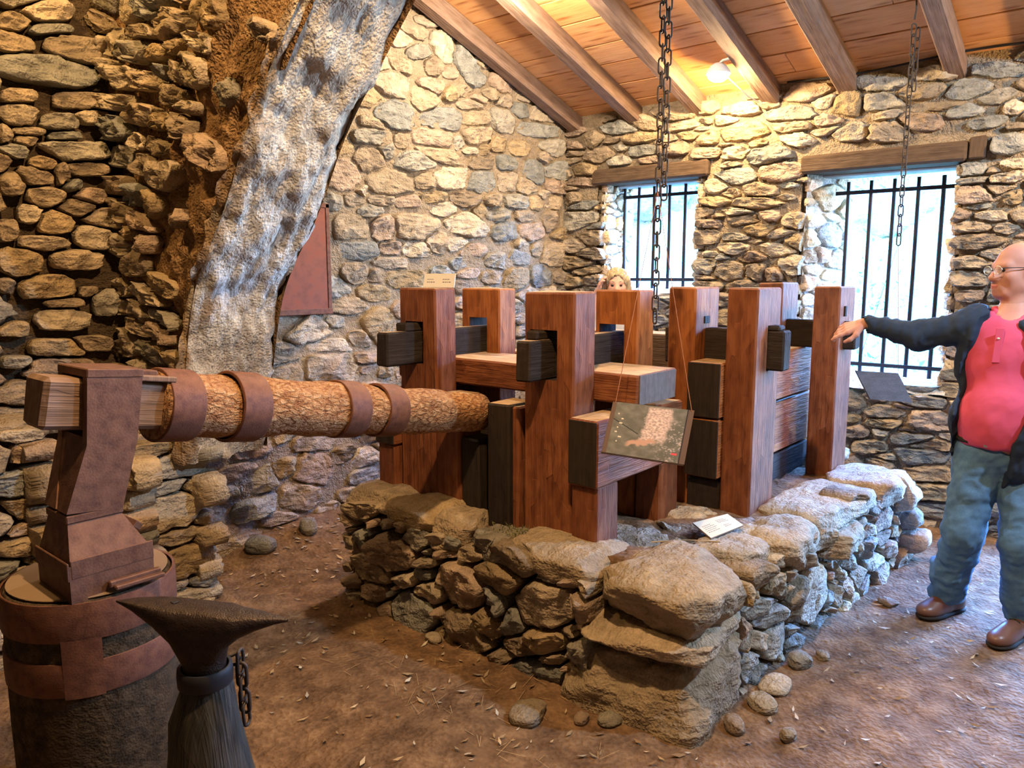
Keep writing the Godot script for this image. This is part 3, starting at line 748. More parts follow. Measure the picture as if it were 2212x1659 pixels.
func roof():
	var c := setting("ceiling", "pine board ceiling on sloping rafters")
	var along := Vector3(-1, SLOPE, 0).normalized(); var nrm := Vector3(SLOPE, 1, 0).normalized()
	var eave := Vector3(WX + 0.35, roof_y(WX + 0.35), 0)
	var len_up := (WX + 0.35 - 1.0) / absf(along.x)
	var d := 0.0
	var k := 0
	while d < len_up - 0.02:
		var w := minf(rng.randf_range(0.22, 0.275), len_up - d)
		var z := -4.15
		var z_end := 3.1
		while z < z_end:
			var l := minf([2.9, 3.6, 2.2, 4.1][(k + int(z * 3.0) + 40) % 4], z_end - z)
			if z_end - z - l < 0.5: l = z_end - z
			var m := bevbox(Vector3(w - 0.009, l - 0.004, 0.025), 0.003, M["board_%d" % ((k * 2 + int(z * 5.0 + 50)) % 3)])
			var o := eave + along * (d + w * 0.5) + nrm * (0.0125 + rng.randf_range(-0.002, 0.002)) + Vector3(0, 0, z + l * 0.5)
			part(c, "plank", m, null, o, Basis(along, Vector3(0, 0, 1), along.cross(Vector3(0, 0, 1))))
			z += l
		d += w; k += 1
	# boards over the boards, and the far slope behind the camera
	var s := Soup.new()
	var e0 := eave + nrm * 0.03; var e1 := Vector3(1.0, roof_y(1.0), 0) + nrm * 0.03; var e2 := Vector3(-3.4, roof_y(-3.4), 0) + Vector3(0, 0.03, 0)
	for q in [[e0, e1], [e1, e2]]:
		var up := Vector3(0, 0.12, 0)
		for g in [[q[0], q[1], Vector3.DOWN], [q[0] + up, q[1] + up, Vector3.UP]]:
			s.poly([g[0] + Vector3(0, 0, -4.3), g[1] + Vector3(0, 0, -4.3), g[1] + Vector3(0, 0, 3.2), g[0] + Vector3(0, 0, 3.2)], g[2])
		for zz in [-4.3, 3.2]:
			s.poly([q[0] + Vector3(0, 0, zz), q[1] + Vector3(0, 0, zz), q[1] + up + Vector3(0, 0, zz), q[0] + up + Vector3(0, 0, zz)], Vector3(0, 0, zz))
	part(c, "roof_deck", raw(s.v, s.n, s.i), M.char)
	# rafters
	var zs := [-3.80, -3.235, -2.695, -2.15, -1.64, -1.025, -0.45, 0.12, 0.69, 1.26, 1.83, 2.4]
	for i in zs.size():
		var l := len_up - 0.16
		var m := bevbox(Vector3(rng.randf_range(0.105, 0.12), l, 0.125), 0.010, M.rafter_wood, -1, null, 0.004)
		var o := eave + along * (l * 0.5 + 0.16) - nrm * 0.0625 + Vector3(0, 0, zs[i])
		part(c, "rafter", m, null, o, Basis(Vector3(0, 0, 1), along, Vector3(0, 0, 1).cross(along)))

# the arch: [y, z] from the springing up over the room
const ARCH := [[0.72, -3.40], [1.0, -3.34], [1.25, -3.28], [1.5, -3.2], [1.66, -3.085], [1.81, -2.935], [1.98, -2.81], [2.13, -2.72], [2.27, -2.605], [2.42, -2.45], [2.6, -2.27], [2.85, -2.0], [3.05, -1.6], [3.2, -1.0], [3.22, -0.3], [3.1, 0.4], [2.7, 1.0], [2.2, 1.4], [1.0, 1.6], [-0.1, 1.62]]

func arch_z(y: float) -> float:
	for k in ARCH.size() - 1:
		if y <= ARCH[k + 1][0]: return lerpf(ARCH[k][1], ARCH[k + 1][1], clampf((y - ARCH[k][0]) / (ARCH[k + 1][0] - ARCH[k][0]), 0, 1))
	return 1.6

func arch():
	var w := setting("wall_arch", "rubble arch wall with a white plastered underside")
	var line := []
	for k in ARCH.size() - 1:
		for q in 8: line.append(Vector2(ARCH[k][1], ARCH[k][0]).lerp(Vector2(ARCH[k + 1][1], ARCH[k + 1][0]), q / 8.0))
	line.append(Vector2(ARCH[-1][1], ARCH[-1][0]))
	for it in 10:
		for k in range(1, line.size() - 1): line[k] = line[k] * 0.5 + (line[k - 1] + line[k + 1]) * 0.25
	# underside, plastered: rows along the curve, columns across the wall's thickness
	var rows := []
	var pc := PackedColorArray()
	for k in line.size():
		var p: Vector2 = line[k]
		var t: Vector2 = (line[mini(k + 1, line.size() - 1)] - line[maxi(k - 1, 0)]).normalized()
		var nn := Vector2(t.y, -t.x)
		var row := []
		for j in 31:
			var f := j / 30.0
			var x := lerpf(PX - 0.02, 2.10, f)
			var h := nz.get_noise_3d(x * 3.0, p.x * 3.0, p.y * 3.0) * 0.05 + nz.get_noise_3d(x * 15.0, p.x * 3.0, p.y * 3.0) * 0.026 + nz.get_noise_3d(x * 24.0, p.x * 22.0, p.y * 22.0) * 0.012
			h -= pow(absf(f * 2.0 - 1.0), 6.0) * 0.03
			var s := nz.get_noise_3d(x * 5.0, p.x * 3.0, p.y * 3.0 + 7.0)
			var worn := clampf(smoothstep(0.22, 0.0, f + s * 0.22) + smoothstep(0.12, 0.42, nz.get_noise_3d(x * 7.0, p.x * 5.0, p.y * 2.0)) * 0.3 + smoothstep(1.6, 0.9, p.y + s * 0.6) * 0.55, 0.0, 1.0)
			pc.append(Color(1, 1, 1).lerp(Color(0.52, 0.36, 0.22), worn)); h += worn * nz.get_noise_3d(x * 20.0, p.x * 20.0, p.y * 20.0) * 0.02
			row.append(Vector3(x + (nz.get_noise_2d(p.y * 7.0, f * 9.0) * 0.035 if j == 0 or j == 30 else 0.0), p.y + nn.y * h, p.x + nn.x * h))
		rows.append(row)
	var und := part(w, "plastered_underside", sheet(rows, true, {}, pc), M.plaster)
	und.set_meta("label", "grey white weathered plaster")
	# front and back faces up to the roof
	for face in 2:
		var x := PX if face == 0 else 2.10
		var g := []
		for k in line.size():
			var p: Vector2 = line[k]
			var row := []
			for j in 40:
				var f := j / 39.0
				var y := p.y; var z := p.x
				if k < line.size() * 0.62:
					z = lerpf(-4.0, p.x, f)
				else:
					z = p.x
				if k >= int(line.size() * 0.5):
					y = lerpf(4.15, p.y, f); z = p.x
				var h := nz.get_noise_3d(y * 2.2, z * 2.2, face * 9.0) * 0.06 + nz.get_noise_3d(y * 9.0, z * 9.0, 4.0) * 0.028 + nz2.get_noise_2d(y * 11.0, z * 11.0) * 0.012
				row.append(Vector3(x + (0.03 - h if face == 0 else h) * (1.0 - pow(f, 20.0)), y, z))
			g.append(row)
		part(w, "rubble_core", sheet(g, face == 0), M.rough_render)
	# the fill over the haunch
	var top := []
	for k in 24:
		var row := []
		for j in 20:
			var z := lerpf(-4.0, -1.95, j / 19.0); var y := lerpf(2.35, 4.15, k / 23.0)
			var a := arch_z(y) if y < 2.9 else -1.95
			z = lerpf(-4.0, minf(a, -1.0), j / 19.0)
			row.append(Vector3(PX + 0.03 - nz.get_noise_3d(y * 2.2, z * 2.2, 0.0) * 0.06 - nz.get_noise_3d(y * 9.0, z * 9.0, 4.0) * 0.028, y, z))
		top.append(row)
	part(w, "rubble_core", sheet(top, false), M.rough_render)
	var st := read_list(PIER, 0.95, 1.0)
	var bad := func(u, v, a, b): return u + a > arch_z(v) - 0.10 or (u > arch_z(v) - 0.62 and rng.randf() < 0.94)
	fill(st, Vector2(-3.88, 0.85), Vector2(-1.9, 4.0), 0.035, 0.11, 0.6, 2600, 0.92, 170, bad, 0.5)
	var edge := func(poly):
		for k in poly.size(): poly[k].x = minf(poly[k].x, arch_z(poly[k].y) - 0.04)
		return poly
	lay(w, st, [Vector3(PX, 0, 0), Vector3(0, 0, 1), Vector3(0, 1, 0), Vector3(-1, 0, 0)], 0.012, 0.06, 0.065, [], 0.88, 1.3, edge)
	# two blocks of low masonry at its foot, with a dark recess between them
	for q in [[0.2, 1.13, 0.98, -3.50], [1.44, 1.83, 0.84, -3.47]]:
		slab(w, "footing_core", [[Vector3(q[0] + 0.05, -0.1, -3.95), Vector3(q[1] - 0.06, q[2] - 0.05, q[3] - 0.06)]], M.earth_joint)
		var fs := []
		var none := func(u, v, a, b): return u - a * 0.7 < q[0] or u + a * 0.7 > q[1] or v + b > q[2] or v < 0.0
		fill(fs, Vector2(q[0], 0.0), Vector2(q[1], q[2]), 0.06, 0.20, 0.46, 2500, 0.86, 46, none, 0.08)
		lay(w, fs, [Vector3(0, 0, q[3]), Vector3(1, 0, 0), Vector3(0, 1, 0), Vector3(0, 0, 1)], 0.006, 0.12, 0.042, [[Vector2(q[0], 0), Vector2(-1, 0)], [Vector2(q[1], 0), Vector2(1, 0)], [Vector2(0, q[2]), Vector2(0, 1)]], 1.05)
		var es := []
		var none2 := func(u, v, a, b): return v + b > q[2]
		for side in 2:
			es = []
			fill(es, Vector2(3.5, 0.0), Vector2(3.9, q[2]), 0.05, 0.14, 0.4, 500, 0.86, 20, none2, 0.06)
			if side == 0:
				lay(w, es, [Vector3(q[0], 0, -7.4), Vector3(0, 0, 1), Vector3(0, 1, 0), Vector3(-1, 0, 0)], 0.008, 0.1, 0.05)
			else:
				lay(w, es, [Vector3(q[1], 0, 0), Vector3(0, 0, -1), Vector3(0, 1, 0), Vector3(1, 0, 0)], 0.008, 0.1, 0.05)
		for k in 5:   # flat stones on top
			part(w, "stone", boulder(Vector3(rng.randf_range(0.09, 0.15), 0.035, rng.randf_range(0.07, 0.12)), 3.0, 0.8, tone()), M.stone, Vector3(lerpf(q[0] + 0.1, q[1] - 0.1, k / 4.0), q[2] + rng.randf_range(-0.01, 0.02), q[3] - rng.randf_range(0.08, 0.25)))

func gable_and_back():
	# ---- gable wall
	var g := setting("wall_left", "gable wall of warm rubble stone in earth mortar")
	slab(g, "wall_core", [[Vector3(-3.4, -0.3, -4.35), Vector3(5.9, 4.4, -4.02)]], M.mortar)
	var rows := []
	for i in 60:
		var row := []
		for j in 110:
			var x := -3.1 + 8.6 * j / 109.0; var y := -0.1 + 4.5 * i / 59.0
			var h := nz.get_noise_2d(x * 3.0, y * 3.0) * 0.02 + nz.get_noise_2d(x * 14.0, y * 14.0) * 0.012
			row.append(Vector3(x, y, GZ - (0.05 if x < 1.7 else 0.0) + h))
		rows.append(row)
	var skip_l := {}; var skip_r := {}
	for i in 60:
		for j in 110:
			(skip_l if j > 60 else skip_r)[Vector2i(i, j)] = true
	part(g, "mortar_bed", sheet(rows, false, skip_r), M.mortar)
	part(g, "earth_bed", sheet(rows, false, skip_l), M.earth_joint)
	var st := read_list(GABLE)
	var bad := func(u, v, a, b):
		if v + b > roof_y(u) - 0.05 or u + a > 5.4: return true
		if u > 1.62 and u < 2.12 and v > 0.9: return true
		return u > 2.25 and u < 2.93 and v > 1.34 and v < 2.02
	fill(st, Vector2(0.55, -0.02), Vector2(5.36, 3.6), 0.035, 0.14, 0.55, 6000, 0.86, 420, bad)
	lay(g, st, [Vector3(0, 0, GZ), Vector3(1, 0, 0), Vector3(0, 1, 0), Vector3(0, 0, 1)], 0.008, 0.06, 0.05, [], 1.0, 1.0, null, null, 295)
	# ---- window wall
	var w := setting("wall_front", "window wall of ochre rubble stone")
	var x0 := WX + 0.05; var x1 := WX + 0.42
	slab(w, "wall_core", [
		[Vector3(x0, -0.3, -4.3), Vector3(x1, 3.0, W1[0])], [Vector3(x0, -0.3, W1[0]), Vector3(x1, W1[2] - 0.06, W1[1])], [Vector3(x0, W1[3] + 0.02, W1[0]), Vector3(x1, 3.0, W1[1])],
		[Vector3(x0, -0.3, W1[1]), Vector3(x1, 3.0, W2[0])], [Vector3(x0, -0.3, W2[0]), Vector3(x1, W2[2] - 0.06, W2[1])], [Vector3(x0, W2[3] + 0.02, W2[0]), Vector3(x1, 3.0, W2[1])],
		[Vector3(x0, -0.3, W2[1]), Vector3(x1, 3.0, DOOR[0])], [Vector3(x0, DOOR[3], DOOR[0]), Vector3(x1, 3.0, DOOR[1])], [Vector3(x0, -0.3, DOOR[1]), Vector3(x1, 3.0, 3.2)]], M.mortar)
	var rows2 := []
	var skip := {}
	for i in 46:
		var row := []
		for j in 100:
			var z := 2.9 - 6.9 * j / 99.0; var y := -0.05 + 3.0 * i / 45.0
			var h := nz.get_noise_2d(z * 3.0, y * 3.0 + 20.0) * 0.02 + nz.get_noise_2d(z * 14.0, y * 14.0) * 0.012
			row.append(Vector3(WX + 0.014 - h, y, z))
			for o in [W1, W2, DOOR]:
				if z > o[0] - 0.02 and z < o[1] + 0.09 and y > o[2] - 0.09 and y < o[3] - 0.02: skip[Vector2i(i, j)] = true
		rows2.append(row)
	part(w, "mortar_bed", sheet(rows2, false, skip), M.mortar)
	var hit := func(u, v, a, b):
		for o in [W1, W2, DOOR]:
			if u > o[0] - a * 0.55 and u < o[1] + a * 0.55 and v > o[2] - b * 0.8 and v < o[3] + b: return true
		if v > 2.27 - b and v < 2.44 + b and ((u > -3.66 - a * 0.6 and u < -2.56 + a * 0.6) or (u > -1.96 - a * 0.6 and u < -0.80 + a * 0.6)): return true
		return v + b > 2.86 or u - a < -3.93
	var lst := read_list(BACK)
	var bs := lst.filter(func(s): return not hit.call(s[0], s[1], s[2] * 0.5, s[3] * 0.5))
	fill(bs, Vector2(-3.9, -0.02), Vector2(0.4, 2.86), 0.04, 0.17, 0.38, 6000, 0.86, 380, hit, 0.08)
	var keep := func(poly):
		for k in poly.size():
			for o in [W1, W2, DOOR]:
				var p: Vector2 = poly[k]
				var j := nz.get_noise_2d(p.y * 9.0, o[0] * 5.0) * 0.05
				if p.y > o[2] - 0.005 and p.y < o[3] + 0.02 and p.x > o[0] + j and p.x < o[1] + j:
					if p.x - o[0] < o[1] - p.x: poly[k].x = o[0] + j
					else: poly[k].x = o[1] + j
		return poly
	lay(w, bs, [Vector3(WX, 0, 0), Vector3(0, 0, 1), Vector3(0, 1, 0), Vector3(-1, 0, 0)], 0.010, 0.07, 0.06, [], 1.0, 1.1, keep, null, 295)
	# ---- windows: reveals, lintels, iron bars
	window("window_1", W1, [-3.48, -2.74], [-3.46, -3.325, -3.185, -3.045, -2.905], [2.235, 1.56], [-3.62, -2.59], 0.30)
	window("window_2", W2, [-1.70, -1.0], [-1.672, -1.525, -1.38, -1.235, -1.09], [2.155, 0.985], [-1.91, -0.93], 0.30)
	var d := setting("door_1", "open doorway beside the windows")
	for s in [[DOOR[0] - 0.06, DOOR[0] + 0.03], [DOOR[1] - 0.03, DOOR[1] + 0.06]]:
		timber(d, "door_post", Vector3(WX + 0.05, 0.0, s[0]), Vector3(WX + 0.2, DOOR[3], s[1]), "y", M.old_oak)
	timber(d, "lintel", Vector3(WX - 0.03, DOOR[3], DOOR[0] - 0.2), Vector3(WX + 0.3, DOOR[3] + 0.14, DOOR[1] + 0.2), "z", M.old_oak)

func window(called: String, o: Array, outer: Array, bars: Array, rails: Array, lin_z: Array, deep: float):
	var w := setting(called, "barred window opening with a timber lintel")
	var lt := timber(w, "lintel", Vector3(WX - 0.035, o[3] - 0.005, lin_z[0]), Vector3(WX + 0.16, o[3] + 0.115, lin_z[1]), "z", M.old_oak, false, AABB(), 0.015)
	lt.rotation.x += 0.0
	if called == "window_2":
		timber(w, "lintel_block", Vector3(WX - 0.03, o[3] + 0.0, lin_z[1] + 0.012), Vector3(WX + 0.14, o[3] + 0.13, lin_z[1] + 0.10), "y", M.old_oak)
	# boards over the opening behind the lintel
	for k in 2: timber(w, "head_board", Vector3(WX + 0.165 + k * 0.14, o[3] - 0.02 + 0.01 * k, o[0] - 0.1), Vector3(WX + 0.30 + k * 0.14, o[3] + 0.03 + 0.01 * k, o[1] + 0.1), "z", M.reveal_wood)
	# splayed jambs
	for side in 2:
		var a := Vector3(WX + 0.02, 0, o[side]); var b := Vector3(WX + 0.42, 0, outer[side])
		var u := (b - a).normalized() if side == 0 else (a - b).normalized()
		var org := a if side == 0 else b
		var nn := u.cross(Vector3.UP)
		var l := a.distance_to(b)
		var rows := []
		for i in 24:
			var row := []
			for j in 9:
				var y: float = lerpf(o[2] - 0.08, o[3] + 0.02, i / 23.0)
				row.append(org + u * (l * j / 8.0) + Vector3(0, y, 0) + nn * (nz.get_noise_3d(j * 0.7, y * 6.0, org.z) * 0.02 - 0.012))
			rows.append(row)
		part(w, "reveal_bed", sheet(rows, false), M.plaster)
		var st := []
		var none := func(uu, v, aa, bb): return v + bb > o[3]
		fill(st, Vector2(0, o[2]), Vector2(l, o[3]), 0.05, 0.13, 0.5, 700, 0.88, 34, none)
		lay(w, st, [org, u, Vector3.UP, nn], 0.008, 0.05, 0.035, [[Vector2(0, 0), Vector2(-1, 0)], [Vector2(l, 0), Vector2(1, 0)]], 1.75, 1.0, null, M.whitewashed)
	# sill
	var sr := []
	for i in 10:
		var row := []
		for j in 24:
			var f := i / 9.0
			var z: float = lerpf(lerpf(o[0], outer[0], f) - 0.03, lerpf(o[1], outer[1], f) + 0.03, j / 23.0)
			row.append(Vector3(WX - 0.03 + f * 0.46, o[2] + f * 0.03 + nz.get_noise_2d(z * 9.0, f * 6.0) * 0.016 - (0.05 if i == 0 else 0.0), z))
		sr.append(row)
	part(w, "sill", sheet(sr, false), M.plaster)
	for z in bars:
		part(w, "bar", tube([Vector3(WX + 0.25, rails[1] - 0.075, z), Vector3(WX + 0.25, (rails[0] + rails[1]) * 0.5, z + rng.randf_range(-0.004, 0.004)), Vector3(WX + 0.25, rails[0] + 0.075, z)], 0.0135, 8), M.black_iron)
	for y in rails:
		part(w, "rail", bevbox(Vector3(0.010, 0.026, bars[4] - bars[0] + 0.22), 0.002, M.black_iron), null, Vector3(WX + 0.235, y, (bars[0] + bars[4]) * 0.5 + 0.03))

func outside():
	# a bank of grass and rock beyond the windows
	var pts := []
	for i in 60:
		var row := []
		for j in 60:
			var x := 5.72 + 14.0 * pow(j / 59.0, 1.3); var z := -14.0 + 24.0 * i / 59.0
			var y := -0.12 + (smoothstep(6.3, 12.0, x) * 3.2 + maxf(0.0, x - 12.0) * 0.3) * smoothstep(0.3, -1.4, z) + smoothstep(-5.0, -7.5, z) * 0.7 * smoothstep(5.9, 7.0, x)
			if x > 6.0: y += nz.get_noise_2d(x * 0.7, z * 0.7) * 0.35 + nz.get_noise_2d(x * 3.0, z * 3.0) * 0.10
			row.append(Vector3(x, y, z))
		pts.append(row)
	var h := part(self, "hillside", sheet(pts, true), M.grass); h.set_meta("kind", "structure"); h.set_meta("label", "overgrown bank outside the barred windows")
	for q in [[9.0, 1.75, -6.7, 0.75, "large pale rock filling the middle of the left barred window"], [8.0, 1.35, -5.2, 0.5, "small rock low in the left barred window"], [10.2, 2.6, -8.3, 0.85, "highest and farthest rock behind the left barred window"], [8.9, 1.1, -4.4, 0.5, "low rock outside, hidden behind the wall between the two windows"], [10.4, 2.9, -6.1, 0.8, "high rock outside, between the two barred windows"], [10.5, 2.3, -2.6, 0.6, "bluish rock high on the bank behind the right barred window"]]:
		var b := part(self, "rock", boulder(Vector3(q[3], q[3] * 0.75, q[3] * 0.9), 2.6, 1.6, Color(0.24, 0.26, 0.27), 10), M.stone, Vector3(q[0], q[1], q[2]))
		tag(b, q[4], "rock", "rocks on the bank outside")
	# undergrowth: many small leaves
	var leaf := Soup.new()
	leaf.poly([Vector3(0, 0, 0), Vector3(0.014, 0.02, 0.006), Vector3(0, 0.055, 0), Vector3(-0.014, 0.02, 0.006)], Vector3(0, 0, 1))
	var mm := MultiMesh.new(); mm.transform_format = MultiMesh.TRANSFORM_3D; mm.use_colors = true; mm.mesh = raw(leaf.v, leaf.n, leaf.i)
	var n := 12000
	mm.instance_count = n
	for k in n:
		var cl := rng.randi() % 46
		var r2 := RandomNumberGenerator.new(); r2.seed = cl * 31 + 5
		var cx := r2.randf_range(7.0, 12.0); var cz := r2.randf_range(-9.5, 0.6)
		var base := -0.12 + smoothstep(6.3, 12.0, cx) * 3.2
		var p := Vector3(cx, base, cz) + Vector3(rng.randfn(0, 0.30), absf(rng.randfn(0, 0.33)), rng.randfn(0, 0.34))
		var s := rng.randf_range(0.7, 1.6)
		mm.set_instance_transform(k, Transform3D(Basis.from_euler(Vector3(rng.randf_range(-1.2, 1.2), rng.randf() * TAU, rng.randf_range(-1, 1))).scaled(Vector3(s, s, s)), p))
		var g := rng.randf_range(0.6, 1.3)
		mm.set_instance_color(k, Color(0.8 * g, g, 0.75 * g))
	var fo := MultiMeshInstance3D.new(); fo.name = "undergrowth"; fo.multimesh = mm; fo.material_override = M.leaf
	add_child(fo); fo.set_meta("kind", "stuff"); tag(fo, "leafy undergrowth on the bank outside the barred windows", "undergrowth")

# ------------------------------------------------------------------ the masonry platform and what stands on it
const PT := 0.50   # top of the platform

func platform():
	var t := thing("stone_platform", "low dry-stone platform of brown rubble carrying the timber frame", "platform", Vector3.ZERO)
	# earth core and trodden top
	var rows := []
	for i in 50:
		var row := []
		for j in 60:
			var fx := j / 59.0; var fz := i / 49.0
			var x := lerpf(2.34, 4.62, fx); var z := lerpf(-2.93, -1.17 + 0.14 * fx, fz)
			var e := minf(minf(fx, 1.0 - fx), minf(fz, 1.0 - fz))
			row.append(Vector3(x, PT + nz.get_noise_2d(x * 3.0, z * 3.0) * 0.02 + nz.get_noise_2d(x * 12.0, z * 12.0) * 0.012 - smoothstep(0.03, 0.0, e) * 0.5, z))
		rows.append(row)
	part(t, "earth_top", sheet(rows, true), M.dirt)
	slab(t, "earth_core", [[Vector3(2.36, -0.05, -2.9), Vector3(4.6, PT - 0.06, -1.17)]], M.earth_joint)
	# faces
	var none := func(u, v, a, b): return v + b * 0.6 > 0.46 or v < -0.02
	var fr := read_list(FRONT, 1.0, 1.0)
	for q in fr: q[5] = 1.4
	fr = fr.filter(func(s): return s[0] < -1.50 or s[1] < 0.0)
	fill(fr, Vector2(-2.98, 0.0), Vector2(-1.52, 0.46), 0.03, 0.09, 0.6, 1500, 0.95, 120, none, 0.3)
	lay(t, fr, [Vector3(2.27, 0, 0), Vector3(0, 0, 1), Vector3(0, 1, 0), Vector3(-1, 0, 0)], 0.010, 0.14, 0.075, [[Vector2(-1.50, 0), Vector2(1, 0)], [Vector2(-3.0, 0), Vector2(-1, 0)]], 0.82, 0.75)
	var sf := [Vector3(2.25, 0, -1.13), Vector3(2.4, 0, 0.18).normalized(), Vector3.UP, Vector3(-0.18, 0, 2.4).normalized()]
	var sd := read_list(SIDE, 0.72, 0.3)
	for q in sd: q[5] = 1.4
	sd = sd.filter(func(s): return s[0] > 0.30)
	fill(sd, Vector2(0.42, 0.0), Vector2(2.42, 0.46), 0.03, 0.09, 0.62, 1800, 0.95, 150, none, 0.25)
	lay(t, sd, sf, 0.010, 0.14, 0.055, [[Vector2(0.40, 0), Vector2(-1, 0)], [Vector2(2.45, 0), Vector2(1, 0)]], 0.95, 0.55)
	var fs := []
	fill(fs, Vector2(0.95, 0.0), Vector2(2.95, 0.46), 0.05, 0.13, 0.6, 900, 0.86, 70, none, 0.2)
	lay(t, fs, [Vector3(4.63, 0, 0), Vector3(0, 0, -1), Vector3.UP, Vector3(1, 0, 0)], 0.01, 0.12, 0.06)
	fs = []
	fill(fs, Vector2(-4.62, 0.0), Vector2(-2.3, 0.48), 0.05, 0.13, 0.6, 900, 0.86, 70, none, 0.2)
	lay(t, fs, [Vector3(0, 0, -2.93), Vector3(-1, 0, 0), Vector3.UP, Vector3(0, 0, -1)], 0.01, 0.12, 0.06)
	# the large stones: corner stack, capping slabs
	var big := [
		# centre, half extents, squareness, yaw, roll, tone
		[Vector3(2.475, 0.435, -1.30), Vector3(0.265, 0.105, 0.235), 2.2, 0.06, 0.0, 0],
		[Vector3(2.44, 0.300, -1.345), Vector3(0.23, 0.048, 0.265), 3.0, 0.1, 0.02, 0],
		[Vector3(2.455, 0.085, -1.345), Vector3(0.245, 0.175, 0.27), 7.0, 0.04, 0.0, 0],
		[Vector3(2.42, 0.475, -1.72), Vector3(0.17, 0.060, 0.215), 4.0, 0.0, 0.05, 0],
		[Vector3(2.39, 0.455, -2.01), Vector3(0.13, 0.055, 0.14), 4.0, -0.2, 0.0, 2],
		[Vector3(2.37, 0.465, -2.27), Vector3(0.12, 0.085, 0.115), 3.5, 0.1, 0.0, 0],
		[Vector3(2.38, 0.485, -2.52), Vector3(0.13, 0.085, 0.165), 2.8, 0.0, 0.0, 4],
		[Vector3(2.42, 0.515, -2.80), Vector3(0.16, 0.052, 0.18), 4.0, 0.1, 0.0, 0],
		[Vector3(2.86, 0.445, -1.26), Vector3(0.15, 0.075, 0.15), 3.5, -0.1, 0.0, 6],
		[Vector3(3.20, 0.435, -1.18), Vector3(0.215, 0.090, 0.15), 3.2, 0.1, 0.0, 0],
		[Vector3(3.72, 0.475, -1.18), Vector3(0.33, 0.062, 0.20), 4.0, -0.05, 0.0, 6],
		[Vector3(3.62, 0.375, -1.06), Vector3(0.17, 0.060, 0.12), 3.5, 0.0, 0.0, 0],
		[Vector3(4.25, 0.485, -1.09), Vector3(0.22, 0.075, 0.17), 3.5, 0.12, 0.0, 6],
		[Vector3(4.50, 0.420, -1.02), Vector3(0.13, 0.095, 0.12), 3.0, 0.3, 0.0, 6],
		[Vector3(4.60, 0.545, -1.42), Vector3(0.11, 0.025, 0.13), 3.0, 0.2, 0.05, 6],
		[Vector3(4.50, 0.46, -1.75), Vector3(0.14, 0.07, 0.22), 3.5, 0.0, 0.0, 2],
		[Vector3(4.48, 0.46, -2.30), Vector3(0.15, 0.07, 0.24), 3.5, 0.0, 0.0, 3],
	]
	for b in big:
		var m := boulder(b[1] * 1.05, b[2] + 2.0, 0.8, tone(b[5], 0.95), 14)
		part(t, "capstone" if b[0].y > 0.35 else "cornerstone", m, M.stone, b[0], Basis.from_euler(Vector3(0, b[3], b[4])))
	# flat stones bedded in the top
	var tp := []
	var under := func(u, v, a, b): return (u > 2.42 and u < 3.15 and v > 1.58 and v < 2.95) or (u > 3.2 and u < 4.5 and v > 1.25 and v < 1.9) or (u < 2.62 and v > 1.4)
	fill(tp, Vector2(2.6, 1.25), Vector2(4.5, 2.85), 0.06, 0.16, 0.55, 900, 0.92, 46, under, 0.8)
	lay(t, tp, [Vector3(0, PT - 0.01, 0), Vector3(1, 0, 0), Vector3(0, 0, -1), Vector3.UP], 0.02, 0.05, 0.028, [], 0.9)
	var mo := Soup.new()
	for k in 160:
		var p := Vector3(2.33 + rng.randf() * 0.14, 0.505 + rng.randf() * 0.015, -1.98 + rng.randfn(0, 0.075))
		var q := p + Vector3(rng.randfn(0, 0.012), rng.randf_range(0.008, 0.022), rng.randfn(0, 0.012))
		mo.poly([p, p + Vector3(0.004, 0, 0.003), q], Vector3(-1, 1, 0))
	var ms := part(t, "moss", raw(mo.v, mo.n, mo.i), M.moss); ms.set_meta("kind", "stuff")

